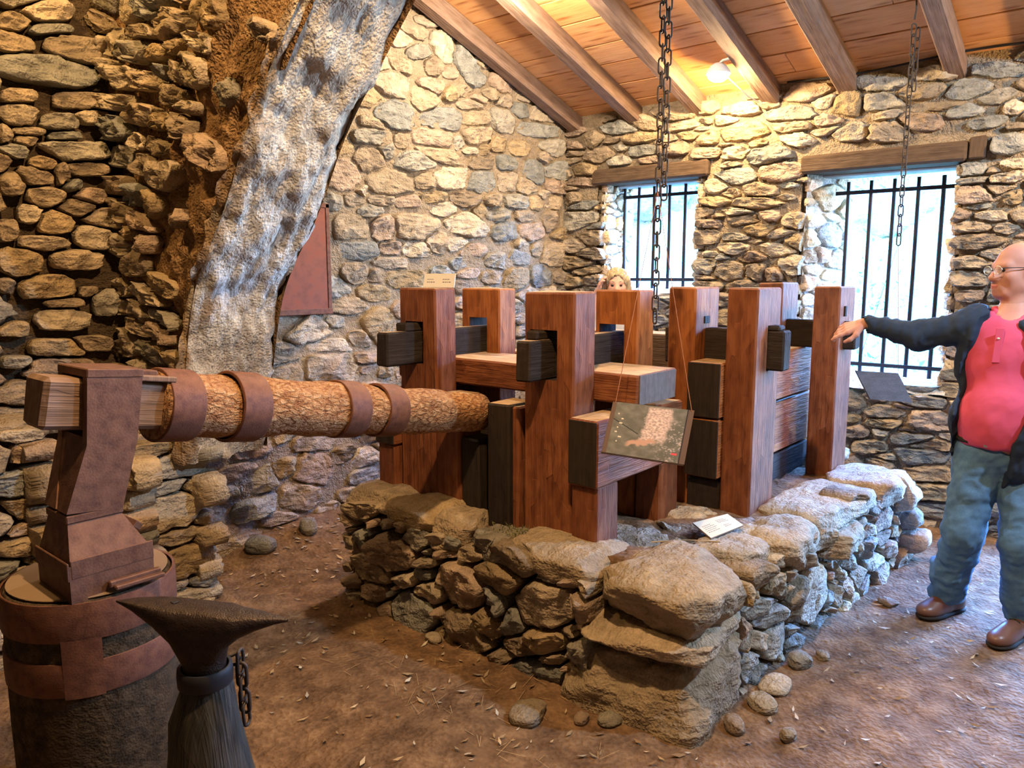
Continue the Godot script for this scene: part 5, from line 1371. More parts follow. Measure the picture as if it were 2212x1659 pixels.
func litter():
	# loose stones
	var spots := [[2.02, -1.62, 0.085, 0.03], [2.18, -1.36, 0.05, 0.02], [2.42, -1.0, 0.045, 0.03], [2.62, -0.98, 0.06, 0.035], [2.78, -0.99, 0.075, 0.03], [3.02, -0.98, 0.05, 0.04], [3.15, -0.93, 0.035, 0.02], [2.48, -0.83, 0.03, 0.025], [3.9, -0.86, 0.05, 0.02], [2.2, -2.3, 0.045, 0.02], [2.12, -1.45, 0.035, 0.02], [4.76, -0.95, 0.06, 0.035], [2.25, -3.75, 0.09, 0.05], [2.55, -3.72, 0.07, 0.05], [2.95, -3.72, 0.08, 0.05]]
	var what := ["flat round stone lying on the earth before the platform's left face", "small stone at the foot of the big cornerstone, on the hammer side", "palm-sized stone beside the cornerstone's right face", "dark rounded stone by the right foot of the platform, second from the corner", "broad flat stone at the right foot of the platform", "upright little stone leaning at the right foot of the platform", "small chip of stone near the right foot of the platform, towards the man", "dark pebble on the earth in front of the cornerstone", "flat grey stone on the bluish floor by the far right of the platform", "small stone at the foot of the platform's left face, below the hammer log", "little stone between the flat round stone and the cornerstone", "grey stone at the far right end of the platform", "leftmost stone of the rubble at the foot of the gable wall", "middle stone of the rubble at the foot of the gable wall", "rightmost stone of the rubble at the foot of the gable wall"]
	for k in spots.size():
		var q: Array = spots[k]
		var b := part(self, "loose_stone", boulder(Vector3(q[2], q[3], q[2] * 0.75), 2.6, 0.9, tone(-1, 0.8), 6), M.stone, Vector3(q[0], floor_y(q[0], q[1]) + q[3] * 0.6, q[1]), Basis(Vector3.UP, rng.randf() * TAU))
		tag(b, what[k], "stone", "loose stones on the earth floor")
	# leaves, chips and straw
	var s := Soup.new()
	s.poly([Vector3(-0.02, 0.002, 0), Vector3(0, 0.0, 0.007), Vector3(0.022, 0.006, 0), Vector3(0, 0.001, -0.007)], Vector3.UP)
	var mm := MultiMesh.new(); mm.transform_format = MultiMesh.TRANSFORM_3D; mm.use_colors = true; mm.mesh = raw(s.v, s.n, s.i)
	var n := 620
	mm.instance_count = n
	for k in n:
		var x: float; var z: float
		if k < 170:
			x = rng.randfn(2.45, 0.35); z = rng.randfn(-3.55, 0.22)
		elif k < 330:
			x = rng.randf_range(1.4, 2.2); z = rng.randf_range(-3.0, -1.0); x = minf(x, 2.2)
		else:
			x = rng.randf_range(1.6, 4.6); z = rng.randf_range(-0.95, 0.3)
		if x > 2.2 and x < 4.7 and z < -0.95 and z > -3.0: x = 2.05
		var sc := rng.randf_range(0.45, 1.25)
		mm.set_instance_transform(k, Transform3D(Basis.from_euler(Vector3(rng.randf_range(-0.3, 0.3), rng.randf() * TAU, rng.randf_range(-0.3, 0.3))).scaled(Vector3(sc, sc, sc * rng.randf_range(0.6, 1.3))), Vector3(x, floor_y(x, z) + 0.007, z)))
		var g := rng.randf_range(0.55, 1.15)
		var c: Array = [[0.42, 0.30, 0.17], [0.30, 0.19, 0.10], [0.5, 0.46, 0.40], [0.46, 0.36, 0.24]][rng.randi() % 4]
		mm.set_instance_color(k, Color(c[0] * g, c[1] * g, c[2] * g))
	var li := MultiMeshInstance3D.new(); li.name = "leaf_litter"; li.multimesh = mm; li.material_override = M.litter
	add_child(li); li.set_meta("kind", "stuff"); tag(li, "dry leaves and pale wood chips scattered on the earth floor", "litter")
	var st := Soup.new()
	for k in 70:
		var x := rng.randf_range(1.75, 2.22); var z := rng.randfn(-2.0, 0.35)
		var d := Vector3(rng.randfn(), 0, rng.randfn()).normalized(); var l := rng.randf_range(0.03, 0.11)
		var p := Vector3(x, floor_y(x, z) + 0.006, z)
		var wd := Vector3(-d.z, 0, d.x) * 0.0008
		st.poly([p - wd, p + wd, p + d * l + wd + Vector3(0, 0.004, 0), p + d * l - wd + Vector3(0, 0.004, 0)], Vector3.UP)
	var so := part(self, "straw", raw(st.v, st.n, st.i), M.straw); so.set_meta("kind", "stuff"); tag(so, "scattered straw at the foot of the platform's left face", "straw")
	tag(part(self, "twig", tube([Vector3(2.63, 0.525, -1.47), Vector3(2.72, 0.535, -1.36), Vector3(2.80, 0.530, -1.25)], 0.0025, 6), M.straw), "thin pale twig lying on the platform in front of the cream card", "twig")

# ------------------------------------------------------------------ people
# A body is a field of tapered capsules and ellipsoids joined by a smooth minimum, meshed as surface nets.
# ["c", a, b, ra, rb] capsule; ["e", centre, radii, basis] ellipsoid
func field_mesh(prims: Array, cell: float, k := 0.03, cuts := [], into := []) -> Array:
	var lo := Vector3(1e9, 1e9, 1e9); var hi := -lo
	var pad := k + cell * 2.0
	var boxes := []
	for q in prims:
		var a: Vector3; var b: Vector3
		if q[0] == "c":
			var r1: Vector3 = Vector3.ONE * q[3]; var r2: Vector3 = Vector3.ONE * q[4]
			a = (q[1] - r1).min(q[2] - r2); b = (q[1] + r1).max(q[2] + r2)
		else:
			var m: float = maxf(q[2].x, maxf(q[2].y, q[2].z)); a = q[1] - Vector3.ONE * m; b = q[1] + Vector3.ONE * m
		boxes.append([a - Vector3.ONE * pad, b + Vector3.ONE * pad])
		lo = lo.min(a); hi = hi.max(b)
	lo -= Vector3.ONE * (cell * 2.5); hi += Vector3.ONE * (cell * 2.5)
	var nx := int((hi.x - lo.x) / cell) + 2; var ny := int((hi.y - lo.y) / cell) + 2; var nzz := int((hi.z - lo.z) / cell) + 2
	var f := PackedFloat32Array(); f.resize(nx * ny * nzz); f.fill(0.5)
	var sy := nx; var sz := nx * ny
	for n in prims.size():
		var q: Array = prims[n]
		var c0: Vector3 = ((boxes[n][0] - lo) / cell).floor(); var c1: Vector3 = ((boxes[n][1] - lo) / cell).ceil()
		var cap: bool = q[0] == "c"
		var pa: Vector3 = q[1]; var ba := Vector3.ZERO; var bb := 1.0; var ra := 0.0; var rb := 0.0
		var inv := Basis(); var rad := Vector3.ONE
		if cap:
			ba = q[2] - pa; bb = maxf(ba.length_squared(), 1e-9); ra = q[3]; rb = q[4]
		else:
			rad = q[2]; inv = (q[3] as Basis).transposed()
		for z in range(maxi(0, int(c0.z)), mini(nzz, int(c1.z) + 1)):
			for y in range(maxi(0, int(c0.y)), mini(ny, int(c1.y) + 1)):
				var at := z * sz + y * sy
				for x in range(maxi(0, int(c0.x)), mini(nx, int(c1.x) + 1)):
					var p := lo + Vector3(x, y, z) * cell
					var d: float
					if cap:
						var w := p - pa
						var h := clampf(w.dot(ba) / bb, 0.0, 1.0)
						d = (w - ba * h).length() - lerpf(ra, rb, h)
					else:
						var w := inv * (p - pa)
						var k0 := (w / rad).length(); var k1 := (w / (rad * rad)).length()
						d = k0 * (k0 - 1.0) / maxf(k1, 1e-6)
					var o := f[at + x]
					if o > 0.49: f[at + x] = minf(d, 0.49)
					else:
						var g := maxf(k - absf(o - d), 0.0) / k
						f[at + x] = minf(o, d) - g * g * k * 0.25
	for c in cuts:   # what is taken away: ["p", point, normal] half space, or an ellipsoid / capsule
		for z in nzz:
			for y in ny:
				for x in nx:
					var p := lo + Vector3(x, y, z) * cell
					var at := z * sz + y * sy + x
					if f[at] > 0.2: continue
					var d: float
					if c[0] == "p": d = (p - c[1]).dot(c[2])
					elif c[0] == "c":
						var w: Vector3 = p - c[1]; var ba: Vector3 = c[2] - c[1]
						var h := clampf(w.dot(ba) / ba.length_squared(), 0.0, 1.0)
						d = (w - ba * h).length() - lerpf(c[3], c[4], h)
					else:
						var w: Vector3 = (c[3] as Basis).transposed() * (p - c[1])
						var k0: float = (w / c[2]).length(); var k1: float = (w / (c[2] * c[2])).length()
						d = k0 * (k0 - 1.0) / maxf(k1, 1e-6)
					f[at] = maxf(f[at], -d)
	var v := PackedVector3Array(); var idx := PackedInt32Array(); var of := {}
	if into.size():
		v = into[0]; idx = into[1]
	var corner := [0, 1, sy, sy + 1, sz, sz + 1, sz + sy, sz + sy + 1]
	for z in nzz - 1:
		for y in ny - 1:
			for x in nx - 1:
				var at := z * sz + y * sy + x
				var f0 := f[at]
				if f0 > cell * 3.0 or f0 < -cell * 3.0: continue
				var s := 0
				for c in 8:
					if f[at + corner[c]] < 0.0: s += 1
				if s == 0 or s == 8: continue
				var sum := Vector3.ZERO; var n := 0
				for e in [[0, 1], [2, 3], [4, 5], [6, 7], [0, 2], [1, 3], [4, 6], [5, 7], [0, 4], [1, 5], [2, 6], [3, 7]]:
					var a := f[at + corner[e[0]]]; var b := f[at + corner[e[1]]]
					if (a < 0.0) != (b < 0.0):
						var t := a / (a - b)
						var pa := Vector3(e[0] & 1, (e[0] >> 1) & 1, e[0] >> 2); var pb := Vector3(e[1] & 1, (e[1] >> 1) & 1, e[1] >> 2)
						sum += pa.lerp(pb, t); n += 1
				of[at] = v.size()
				v.append(lo + (Vector3(x, y, z) + sum / n) * cell)
	for at in of:
		for ax in 3:
			var st: int = [1, sy, sz][ax]; var u: int = [sy, sz, 1][ax]; var w: int = [sz, 1, sy][ax]
			var ina := f[at] < 0.0
			if ina == (f[at + st] < 0.0): continue
			if not (of.has(at - u) and of.has(at - w) and of.has(at - u - w)): continue
			var a: int = of[at]; var b: int = of[at - u]; var c: int = of[at - u - w]; var d: int = of[at - w]
			if ina: idx.append_array([a, d, c, a, c, b])
			else: idx.append_array([a, b, c, a, c, d])
	return [v, idx]

func fm(prims: Array, cell: float, k := 0.03, cuts := [], folds := 0.0, run := Vector3(9, 4, 9)) -> ArrayMesh:
	var r := field_mesh(prims, cell, k, cuts)
	var m := mk(r[0], r[1])
	if folds == 0.0: return m
	var a: Array = m.surface_get_arrays(0)      # cloth: creases pushed along the normals
	var v: PackedVector3Array = a[Mesh.ARRAY_VERTEX]; var n: PackedVector3Array = a[Mesh.ARRAY_NORMAL]
	for i in v.size():
		var p := v[i] * run
		v[i] += n[i] * folds * (nz.get_noise_3d(p.x * 1.6, p.y * 1.6, p.z * 1.6) * 1.2 + nz2.get_noise_3d(p.x, p.y, p.z) * 0.6 - 0.1)
	return mk(v, a[Mesh.ARRAY_INDEX])

# a head about its centre: fwd, up, and side axes; returns primitives
func head_prims(c: Vector3, F: Vector3, U: Vector3, s := 1.0) -> Array:
	var S := F.cross(U).normalized()
	var B := Basis(S, U, F)
	var p := func(x, y, z): return c + (S * x + U * y + F * z) * s
	return [
		["e", p.call(0, 0.030, -0.012), Vector3(0.074, 0.088, 0.096) * s, B],
		["e", p.call(0, -0.035, 0.022), Vector3(0.062, 0.080, 0.066) * s, B],
		["c", p.call(-0.022, -0.098, 0.058), p.call(0.022, -0.098, 0.058), 0.024 * s, 0.024 * s],
		["c", p.call(-0.048, -0.07, 0.01), p.call(-0.02, -0.10, 0.05), 0.026 * s, 0.022 * s],
		["c", p.call(0.048, -0.07, 0.01), p.call(0.02, -0.10, 0.05), 0.026 * s, 0.022 * s],
		["c", p.call(0, 0.005, 0.084), p.call(0, -0.034, 0.108), 0.010 * s, 0.015 * s],
		["c", p.call(-0.013, -0.038, 0.092), p.call(0.013, -0.038, 0.092), 0.010 * s, 0.010 * s],
		["c", p.call(-0.036, 0.018, 0.068), p.call(0.036, 0.018, 0.068), 0.016 * s, 0.016 * s],
		["e", p.call(-0.040, -0.028, 0.062), Vector3(0.022, 0.018, 0.02) * s, B],
		["e", p.call(0.040, -0.028, 0.062), Vector3(0.022, 0.018, 0.02) * s, B],
		["e", p.call(-0.046, -0.040, 0.026), Vector3(0.024, 0.050, 0.046) * s, B],
		["e", p.call(0.046, -0.040, 0.026), Vector3(0.024, 0.050, 0.046) * s, B],
		["e", p.call(-0.078, -0.008, -0.006), Vector3(0.010, 0.033, 0.020) * s, B],
		["e", p.call(0.078, -0.008, -0.006), Vector3(0.010, 0.033, 0.020) * s, B],
		["c", p.call(-0.018, -0.066, 0.078), p.call(0.018, -0.066, 0.078), 0.010 * s, 0.010 * s],
		["c", p.call(-0.016, -0.078, 0.076), p.call(0.016, -0.078, 0.076), 0.010 * s, 0.010 * s],
	]

# a hand from the wrist: D along the fingers, P out of the palm, T towards the thumb; curl per finger
func hand_prims(w: Vector3, D: Vector3, P: Vector3, T: Vector3, curl: Array, s := 1.0) -> Array:
	var out := [["c", w - D * 0.02 * s, w + D * 0.015 * s, 0.027 * s, 0.026 * s]]
	for k in 4: out.append(["c", w + (D * 0.015 + T * (0.018 - 0.012 * k)) * s, w + (D * 0.082 + T * (0.032 - 0.0205 * k)) * s, 0.015 * s, 0.0125 * s])
	var lens := [0.072, 0.080, 0.074, 0.058]
	for k in 4:
		var at := w + (D * (0.088 if k < 3 else 0.080) + T * (0.034 - 0.0215 * k)) * s
		var dir := D
		var ax := D.cross(P).normalized()
		var r := 0.0095 * s
		for j in 3:
			dir = (D * cos(curl[k] * (j + 0.4)) + P * sin(curl[k] * (j + 0.4)) + T * (0.07 - 0.05 * k)).normalized()
			var l: float = lens[k] * [0.45, 0.31, 0.24][j] * s
			out.append(["c", at, at + dir * l, r, r * 0.92]); at += dir * l; r *= 0.92
	var th := w + (D * 0.022 + T * 0.022) * s
	var t1 := th + (D * 0.032 + T * 0.034 + P * 0.010) * s
	var t2 := t1 + (D * 0.032 + T * 0.014 + P * 0.006) * s
	out.append(["c", th, t1, 0.015 * s, 0.012 * s]); out.append(["c", t1, t2, 0.0115 * s, 0.0095 * s]); out.append(["c", t2, t2 + (D * 0.024 + P * 0.004) * s, 0.0095 * s, 0.0082 * s])
	return out

func shoe(t: Node3D, toe: Vector3, heel: Vector3, ankle: Vector3):
	var d := (toe - heel); d.y = 0.0; d = d.normalized(); var s := Vector3(-d.z, 0, d.x)
	var B := Basis(s, Vector3.UP, d)
	var up := part(t, "shoe", fm([
		["e", toe - d * 0.062 + Vector3(0, 0.038, 0), Vector3(0.049, 0.036, 0.068), B],
		["e", toe - d * 0.135 + Vector3(0, 0.050, 0), Vector3(0.044, 0.050, 0.08), B],
		["e", heel + d * 0.045 + Vector3(0, 0.050, 0), Vector3(0.038, 0.055, 0.052), B],
		["c", heel + d * 0.06 + Vector3(0, 0.07, 0), ankle + Vector3(0, -0.02, 0), 0.042, 0.044]], 0.006, 0.03, [["p", heel + Vector3(0, 0.016, 0), Vector3.UP]]), M.leather)
	part(up, "sole", fm([
		["e", toe - d * 0.070 + Vector3(0, 0.012, 0), Vector3(0.053, 0.016, 0.076), B], ["e", toe - d * 0.14 + Vector3(0, 0.012, 0), Vector3(0.043, 0.015, 0.09), B],
		["e", heel + d * 0.045 + Vector3(0, 0.013, 0), Vector3(0.041, 0.018, 0.055), B]], 0.006, 0.02, [["p", heel + Vector3(0, -0.002, 0), Vector3.UP]]), M.sole)
	for k in 3:
		var c := toe - d * (0.118 + 0.022 * k) + Vector3(0, 0.083 + 0.008 * k, 0)
		part(up, "lace", tube([c - s * 0.022 + Vector3(0, -0.006, 0), c, c + s * 0.022 + Vector3(0, -0.006, 0)], 0.003, 6), M.sole)

func man():
	var t := thing("person", "bald man in glasses, red polo, open dark jacket and jeans, arm stretched out", "person", Vector3(3.93, 0, -0.47))
	var o := t.position
	var J := {}
	var src := {"pelvis": Vector3(3.918, 0.80, -0.45), "chest": Vector3(3.945, 1.20, -0.458), "neck": Vector3(3.99, 1.425, -0.462), "head": Vector3(4.008, 1.620, -0.470),
		"shr": Vector3(3.905, 1.375, -0.612), "elr": Vector3(3.872, 1.322, -0.81), "wrr": Vector3(3.842, 1.372, -1.035), "shl": Vector3(4.035, 1.375, -0.305), "ell": Vector3(4.02, 1.08, -0.20), "wrl": Vector3(3.93, 0.84, -0.17),
		"hipr": Vector3(3.895, 0.80, -0.532), "knr": Vector3(3.835, 0.455, -0.558), "anr": Vector3(3.945, 0.10, -0.622), "hipl": Vector3(3.955, 0.80, -0.372), "knl": Vector3(3.845, 0.45, -0.338), "anl": Vector3(3.93, 0.10, -0.318)}
	for k in src: J[k] = src[k] - o
	var F := Vector3(-0.68, -0.03, -0.73).normalized(); var U := (Vector3.UP + F * 0.0).normalized()
	F = (F - U * F.dot(U)).normalized()
	var front := Vector3(-0.86, 0, -0.20).normalized()         # the way the chest faces
	var left := Vector3(0.20, 0, 0.86).normalized() * 1.0
	var CB := Basis(left, Vector3.UP, left.cross(Vector3.UP).normalized())
	var torso := func(g: float) -> Array: return [
		["e", J.pelvis + Vector3(0, 0.03, 0), Vector3(0.162 + g, 0.15, 0.115 + g), CB],
		["e", J.pelvis + Vector3(0, 0.17, 0) + front * 0.030, Vector3(0.172 + g, 0.20, 0.142 + g), CB],
		["e", J.chest + Vector3(0, 0.02, 0) + front * 0.012, Vector3(0.172 + g, 0.20, 0.118 + g), CB],
		["c", J.shr + (J.shl - J.shr) * 0.12, J.shl + (J.shr - J.shl) * 0.12, 0.062 + g, 0.062 + g],
		["c", J.neck - Vector3(0, 0.07, 0), J.neck, 0.08 + g * 0.5, 0.060]]
	# ---- one continuous body: trunk and limbs, then head and hands on finer grids
	var pr: Array = torso.call(-0.02)
	for q in [["shr", "elr", 0.046, 0.038], ["elr", "wrr", 0.037, 0.026], ["shl", "ell", 0.046, 0.038], ["ell", "wrl", 0.037, 0.026], ["hipr", "knr", 0.072, 0.050], ["knr", "anr", 0.048, 0.034], ["hipl", "knl", 0.072, 0.050], ["knl", "anl", 0.048, 0.034]]:
		pr.append(["c", J[q[0]], J[q[1]], q[2], q[3]])
	pr.append(["c", J.neck - Vector3(0, 0.03, 0), J.head + Vector3(0, -0.05, 0) - F * 0.018, 0.058, 0.054])
	var r := field_mesh(pr, 0.014, 0.04)
	var hp := head_prims(J.head, F, U, 1.0)
	hp.append(["c", J.neck + Vector3(0, 0.02, 0), J.head + Vector3(0, -0.05, 0) - F * 0.018, 0.057, 0.054])
	r = field_mesh(hp, 0.0045, 0.024, [["e", J.head + (F * 0.094 + U * 0.0 + F.cross(U) * 0.032), Vector3(0.016, 0.011, 0.014), Basis(F.cross(U), U, F)], ["e", J.head + (F * 0.094 + U * 0.0 - F.cross(U) * 0.032), Vector3(0.016, 0.011, 0.014), Basis(F.cross(U), U, F)]], r)
	var D: Vector3 = (Vector3(3.800, 1.325, -1.16) - src.wrr).normalized()
	var P := Vector3(0.45, -0.85, -0.2); P = (P - D * P.dot(D)).normalized()
	var T := P.cross(D).normalized()
	if T.dot(Vector3(-0.6, 0.3, 0.3)) < 0: T = -T
	r = field_mesh(hand_prims(J.wrr, D, P, T, [0.12, 0.42, 0.55, 0.62]), 0.0042, 0.010, [], r)
	var D2 := Vector3(-0.35, -0.93, 0.1).normalized(); var P2 := Vector3(-0.2, 0, -0.95); P2 = (P2 - D2 * P2.dot(D2)).normalized()
	r = field_mesh(hand_prims(J.wrl, D2, P2, P2.cross(D2).normalized() * -1.0, [0.25, 0.3, 0.32, 0.35]), 0.005, 0.010, [], r)
	part(t, "body", mk(r[0], r[1]), M.skin)
	var S := F.cross(U)
	for sd in [-1, 1]:
		part(t, "eye", lathe([Vector2(0, -0.011), Vector2(0.008, -0.008), Vector2(0.011, 0), Vector2(0.008, 0.008), Vector2(0, 0.011)], 12), M.dark_eye, J.head + F * 0.078 + S * 0.032 * sd)
	part(t, "lips", fm([["c", J.head + F * 0.092 - U * 0.067 - S * 0.018, J.head + F * 0.092 - U * 0.067 + S * 0.018, 0.006, 0.006], ["c", J.head + F * 0.089 - U * 0.077 - S * 0.016, J.head + F * 0.089 - U * 0.077 + S * 0.016, 0.006, 0.006]], 0.004, 0.006), M.lips)
	part(t, "hair", fm([["e", J.head + U * 0.0 - F * 0.045, Vector3(0.080, 0.070, 0.068), Basis(S, U, F)]], 0.006, 0.01, [["p", J.head + U * 0.035, -U], ["p", J.head - F * 0.022, -F]]), M.grey_hair)
	# glasses
	var gl := Node3D.new(); gl.name = "glasses"; t.add_child(gl, true); gl.position = J.head + U * 0.002
	for sd in [-1, 1]:
		var ring := []
		for k in 20:
			var an := TAU * k / 20.0
			ring.append(F * 0.108 + S * (0.034 * sd + cos(an) * 0.025) + U * (sin(an) * 0.018 - 0.004))
		part(gl, "rim", tube(ring, 0.0016, 6, true), M.buckle)
		var fan := [F * 0.108 + S * 0.034 * sd - U * 0.004]
		var s := Soup.new()
		for k in 20: s.poly([fan[0], ring[k], ring[(k + 1) % 20]], F)
		part(gl, "lens", raw(s.v, s.n, s.i), M.lens)
		part(gl, "temple", tube([F * 0.106 + S * 0.060 * sd + U * 0.006, F * 0.05 + S * 0.078 * sd + U * 0.008, F * -0.005 + S * 0.084 * sd + U * 0.006, F * -0.02 + S * 0.082 * sd - U * 0.012], 0.002, 6), M.wire)
	part(gl, "bridge", tube([F * 0.108 - S * 0.010, F * 0.112, F * 0.108 + S * 0.010], 0.0016, 6), M.buckle)
	# ---- clothes
	part(t, "polo_shirt", fm(torso.call(0.0), 0.011, 0.05, [["p", J.pelvis + Vector3(0, 0.05, 0), Vector3.UP], ["e", J.neck + front * 0.055 + Vector3(0, 0.03, 0), Vector3(0.055, 0.075, 0.06), CB]], 0.004, Vector3(7, 5, 7)), M.polo)
	part(t, "placket", bevbox(Vector3(0.030, 0.15, 0.006), 0.002, M.polo), null, J.chest + Vector3(0, 0.10, 0) + front * 0.132, Basis(left, (Vector3.UP - front * 0.12).normalized(), (front + Vector3.UP * 0.12).normalized()))
	for k in 2: part(t, "button", lathe([Vector2(0, 0), Vector2(0.005, 0), Vector2(0.005, 0.002), Vector2(0, 0.003)], 10), M.card, J.chest + Vector3(0, 0.13 - 0.06 * k, 0) + front * 0.135, Basis(left, front, left.cross(front)))
	for sd in [-1, 1]:
		part(t, "shirt_collar", fm([["c", J.neck + front * 0.062 + left * 0.022 * sd - Vector3(0, 0.03, 0), J.neck + left * 0.072 * sd + Vector3(0, 0.022, 0), 0.014, 0.016]], 0.006, 0.01), M.polo)
	var jk: Array = torso.call(0.030)
	jk[0] = ["e", J.pelvis + Vector3(0, 0.02, 0), Vector3(0.20, 0.17, 0.150), CB]
	for q in [["shr", "elr", 0.074, 0.060], ["elr", "wrr", 0.060, 0.044], ["shl", "ell", 0.074, 0.062], ["ell", "wrl", 0.062, 0.046]]: jk.append(["c", J[q[0]], J[q[0]].lerp(J[q[1]], 0.93 if q[1] == "wrr" or q[1] == "wrl" else 1.0), q[2], q[3]])
	var wr: Vector3 = J.elr.lerp(J.wrr, 0.93)
	var open := []
	var mid: Vector3 = front * 0.20 + left * 0.03
	open.append(["e", J.pelvis + Vector3(0, -0.05, 0) + mid - left * 0.055, Vector3(0.138, 0.38, 0.20), CB])
	open.append(["e", J.chest + Vector3(0, -0.08, 0) + mid - left * 0.02, Vector3(0.150, 0.30, 0.17), CB])
	open.append(["e", J.chest + Vector3(0, 0.10, 0) + mid, Vector3(0.115, 0.24, 0.15), CB])
	open.append(["e", J.neck + front * 0.06 + Vector3(0, 0.02, 0), Vector3(0.085, 0.12, 0.085), CB])
	open.append(["p", J.pelvis + Vector3(0, -0.13, 0), Vector3.UP])
	open.append(["c", J.elr.lerp(J.wrr, 0.93), J.wrr + D * 0.2, 0.034, 0.06]); open.append(["c", J.ell.lerp(J.wrl, 0.97), J.wrl + D2 * 0.2, 0.036, 0.06])
	part(t, "jacket", fm(jk, 0.009, 0.045, open, 0.010, Vector3(5, 4, 9)), M.jacket)
	for sd in [-1, 1]: part(t, "jacket_collar", fm([["c", J.neck + left * 0.085 * sd + Vector3(0, 0.005, 0) - front * 0.02, J.neck + left * 0.075 * sd + front * 0.05 - Vector3(0, 0.05, 0), 0.022, 0.018]], 0.007, 0.01), M.collar)
	var jeans := [["e", J.pelvis + Vector3(0, 0.02, 0), Vector3(0.170, 0.13, 0.122), CB]]
	for q in [["hipr", "knr", 0.100, 0.083], ["knr", "anr", 0.083, 0.072], ["hipl", "knl", 0.100, 0.083], ["knl", "anl", 0.083, 0.072]]: jeans.append(["c", J[q[0]], J[q[1]], q[2], q[3]])
	for q in [["knr", "anr"], ["knl", "anl"]]:
		jeans.append(["c", J[q[0]] + front * 0.03, J[q[0]] + front * 0.02 - Vector3(0, 0.05, 0), 0.055, 0.05])
		for k in 3:
			var p: Vector3 = J[q[1]] + Vector3(0, 0.06 + k * 0.045, 0)
			jeans.append(["e", p + (J[q[0]] - J[q[1]]) * 0.02 * k, Vector3(0.080 - 0.002 * k, 0.016, 0.081), Basis.from_euler(Vector3(0.2 - 0.2 * k, 0, 0.15 * (k - 1)))])
	part(t, "jeans", fm(jeans, 0.010, 0.030, [["p", J.pelvis + Vector3(0, 0.105, 0), Vector3.DOWN], ["p", J.anr + Vector3(0, -0.028, 0), Vector3.UP]], 0.010, Vector3(6, 7, 6)), M.jeans)
	var belt := []
	for k in 28:
		var an := TAU * k / 28.0
		belt.append(J.pelvis + Vector3(0, 0.075, 0) + CB.x * cos(an) * 0.168 + CB.z * sin(an) * 0.128 + front * 0.006)
	part(t, "belt", tube(belt, 0.014, 8, true), M.sole)
	part(t, "buckle", bevbox(Vector3(0.035, 0.028, 0.008), 0.003, M.buckle), null, J.pelvis + Vector3(0, 0.075, 0) + front * 0.152, Basis(left, Vector3.UP, front))
	shoe(t, Vector3(3.795, floor_y(3.8, -0.70) + 0.002, -0.70) - o, Vector3(4.035, floor_y(4.0, -0.57) + 0.002, -0.565) - o, J.anr + Vector3(0, 0.04, 0))
	shoe(t, Vector3(3.70, floor_y(3.7, -0.39) + 0.002, -0.395) - o, Vector3(3.965, floor_y(3.96, -0.30) + 0.002, -0.29) - o, J.anl + Vector3(0, 0.04, 0))

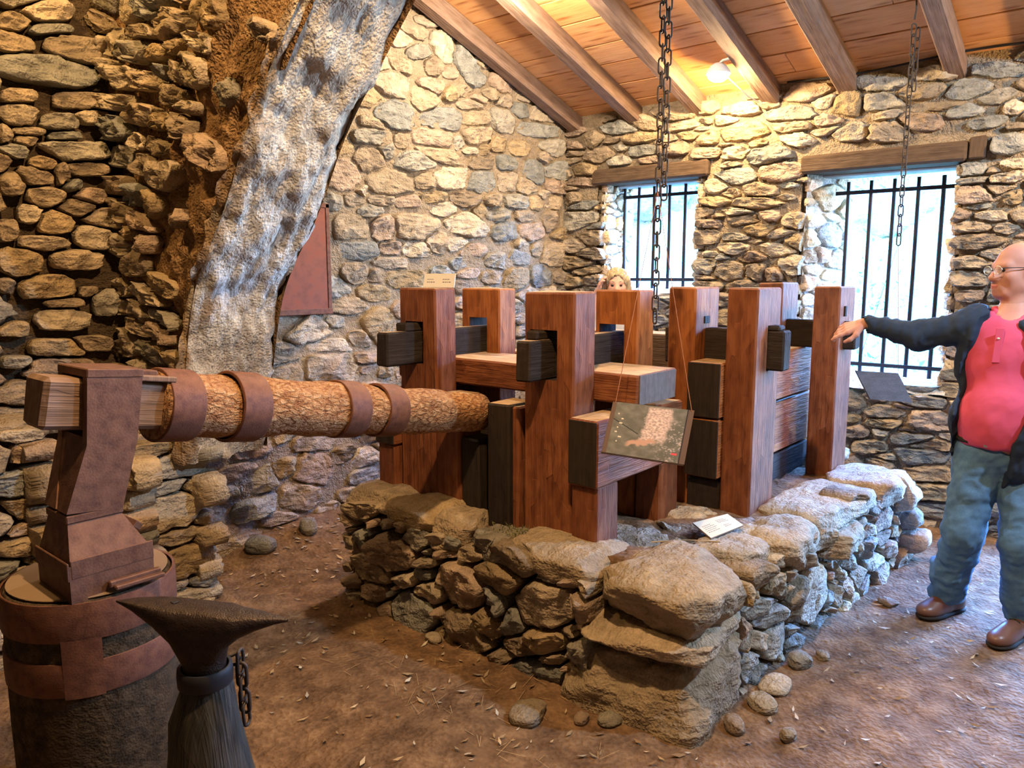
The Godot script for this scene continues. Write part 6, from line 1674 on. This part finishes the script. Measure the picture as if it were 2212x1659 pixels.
func woman():
	var t := thing("person", "blonde woman behind the timber frame, one hand raised to her face", "person", Vector3(4.91, 0, -3.09))
	var front := Vector3(-0.85, 0, 0.52).normalized(); var left := Vector3.UP.cross(front).normalized()
	var CB := Basis(left, Vector3.UP, front)
	var head := Vector3(-0.02, 1.525, 0.01)
	var neck := Vector3(0, 1.36, 0)
	var U := Vector3.UP
	var shl := Vector3(0, 1.30, 0) + left * 0.165; var shr := Vector3(0, 1.30, 0) - left * 0.165
	var elr := shr - left * 0.06 + front * 0.11 - U * 0.20; var wrr := Vector3(0, 1.46, 0) - left * 0.15 + front * 0.10
	var ell := shl + left * 0.05 - U * 0.27; var wrl := ell + front * 0.12 - U * 0.20
	var hr := -left * 0.085 + U * 0.82; var hl := left * 0.085 + U * 0.82
	var body := [["e", U * 0.86, Vector3(0.145, 0.13, 0.105), CB], ["e", U * 1.10, Vector3(0.135, 0.20, 0.095), CB], ["e", U * 1.22, Vector3(0.145, 0.14, 0.10), CB], ["c", shr, shl, 0.05, 0.05], ["c", neck - U * 0.05, neck + U * 0.08, 0.052, 0.046],
		["c", shr, elr, 0.042, 0.036], ["c", elr, wrr, 0.035, 0.024], ["c", shl, ell, 0.042, 0.036], ["c", ell, wrl, 0.035, 0.024],
		["c", hr, hr - U * 0.40, 0.07, 0.05], ["c", hr - U * 0.40, hr - U * 0.77, 0.048, 0.032], ["c", hl, hl - U * 0.40, 0.07, 0.05], ["c", hl - U * 0.40, hl - U * 0.77, 0.048, 0.032]]
	var r := field_mesh(body, 0.015, 0.04)
	r = field_mesh(head_prims(head, front, U, 0.94), 0.0055, 0.022, [], r)
	var D := (head + front * 0.09 - left * 0.10 + U * 0.08 - wrr).normalized(); var P := left; P = (P - D * P.dot(D)).normalized()
	r = field_mesh(hand_prims(wrr, D, P, D.cross(P).normalized(), [0.35, 0.4, 0.45, 0.5], 0.9), 0.0045, 0.010, [], r)
	var D2 := (front * 0.4 - U).normalized(); var P2 := -left
	r = field_mesh(hand_prims(wrl, D2, P2, D2.cross(P2).normalized(), [0.3, 0.35, 0.4, 0.4], 0.9), 0.006, 0.010, [], r)
	part(t, "body", mk(r[0], r[1]), M.pale_skin)
	for sd in [-1, 1]:
		part(t, "eye", lathe([Vector2(0, -0.009), Vector2(0.009, -0.006), Vector2(0.012, 0), Vector2(0.009, 0.006), Vector2(0, 0.009)], 12), M.dark_eye, head + front * 0.076 + left * 0.031 * sd - U * 0.004)
		part(t, "eyebrow", tube([head + front * 0.084 + left * 0.016 * sd + U * 0.022, head + front * 0.080 + left * 0.032 * sd + U * 0.027, head + front * 0.066 + left * 0.047 * sd + U * 0.021], 0.0035, 6), M.hair)
	part(t, "hair", fm([["e", head + U * 0.040 - front * 0.018, Vector3(0.086, 0.088, 0.102), CB], ["e", head - U * 0.06 - front * 0.05, Vector3(0.088, 0.13, 0.06), CB], ["c", head + left * 0.07 + U * 0.03 + front * 0.02, head + left * 0.088 - U * 0.13, 0.028, 0.03], ["c", head - left * 0.07 + U * 0.03 + front * 0.02, head - left * 0.088 - U * 0.13, 0.028, 0.03]], 0.007, 0.02,
		[["e", head + front * 0.080 - U * 0.05, Vector3(0.062, 0.105, 0.07), CB], ["e", head + front * 0.095 + U * 0.025, Vector3(0.052, 0.045, 0.07), CB], ["c", head + U * 0.15 + front * 0.10 + left * 0.01, head + U * 0.06 + front * 0.09 + left * 0.012, 0.012, 0.02]], 0.012, Vector3(34, 5, 34)), M.hair)
	part(t, "blouse", fm([["e", U * 0.90, Vector3(0.165, 0.14, 0.125), CB], ["e", U * 1.10, Vector3(0.152, 0.21, 0.112), CB], ["e", U * 1.22, Vector3(0.16, 0.15, 0.115), CB], ["c", shr, shl, 0.062, 0.062], ["c", shr, shr.lerp(elr, 0.6), 0.058, 0.054], ["c", shl, shl.lerp(ell, 0.6), 0.058, 0.054]], 0.013, 0.04, [["e", neck + U * 0.03 + front * 0.02, Vector3(0.07, 0.08, 0.08), CB]]), M.blouse)
	part(t, "trousers", fm([["e", U * 0.85, Vector3(0.16, 0.12, 0.12), CB], ["c", hr, hr - U * 0.40, 0.086, 0.066], ["c", hr - U * 0.40, hr - U * 0.74, 0.064, 0.058], ["c", hl, hl - U * 0.40, 0.086, 0.066], ["c", hl - U * 0.40, hl - U * 0.74, 0.064, 0.058]], 0.013, 0.03), M.trousers)
	for h in [hr, hl]:
		var p: Vector3 = h; p.y = floor_y(t.position.x, t.position.z) + 0.002
		shoe(t, p + front * 0.17, p - front * 0.07, Vector3(h.x, 0.1, h.z))
	part(t, "ring", lathe([Vector2(0.009, -0.002), Vector2(0.0115, -0.002), Vector2(0.0115, 0.002), Vector2(0.009, 0.002)], 14), M.buckle, wrr + D * 0.10)

func people():
	man()
	woman()
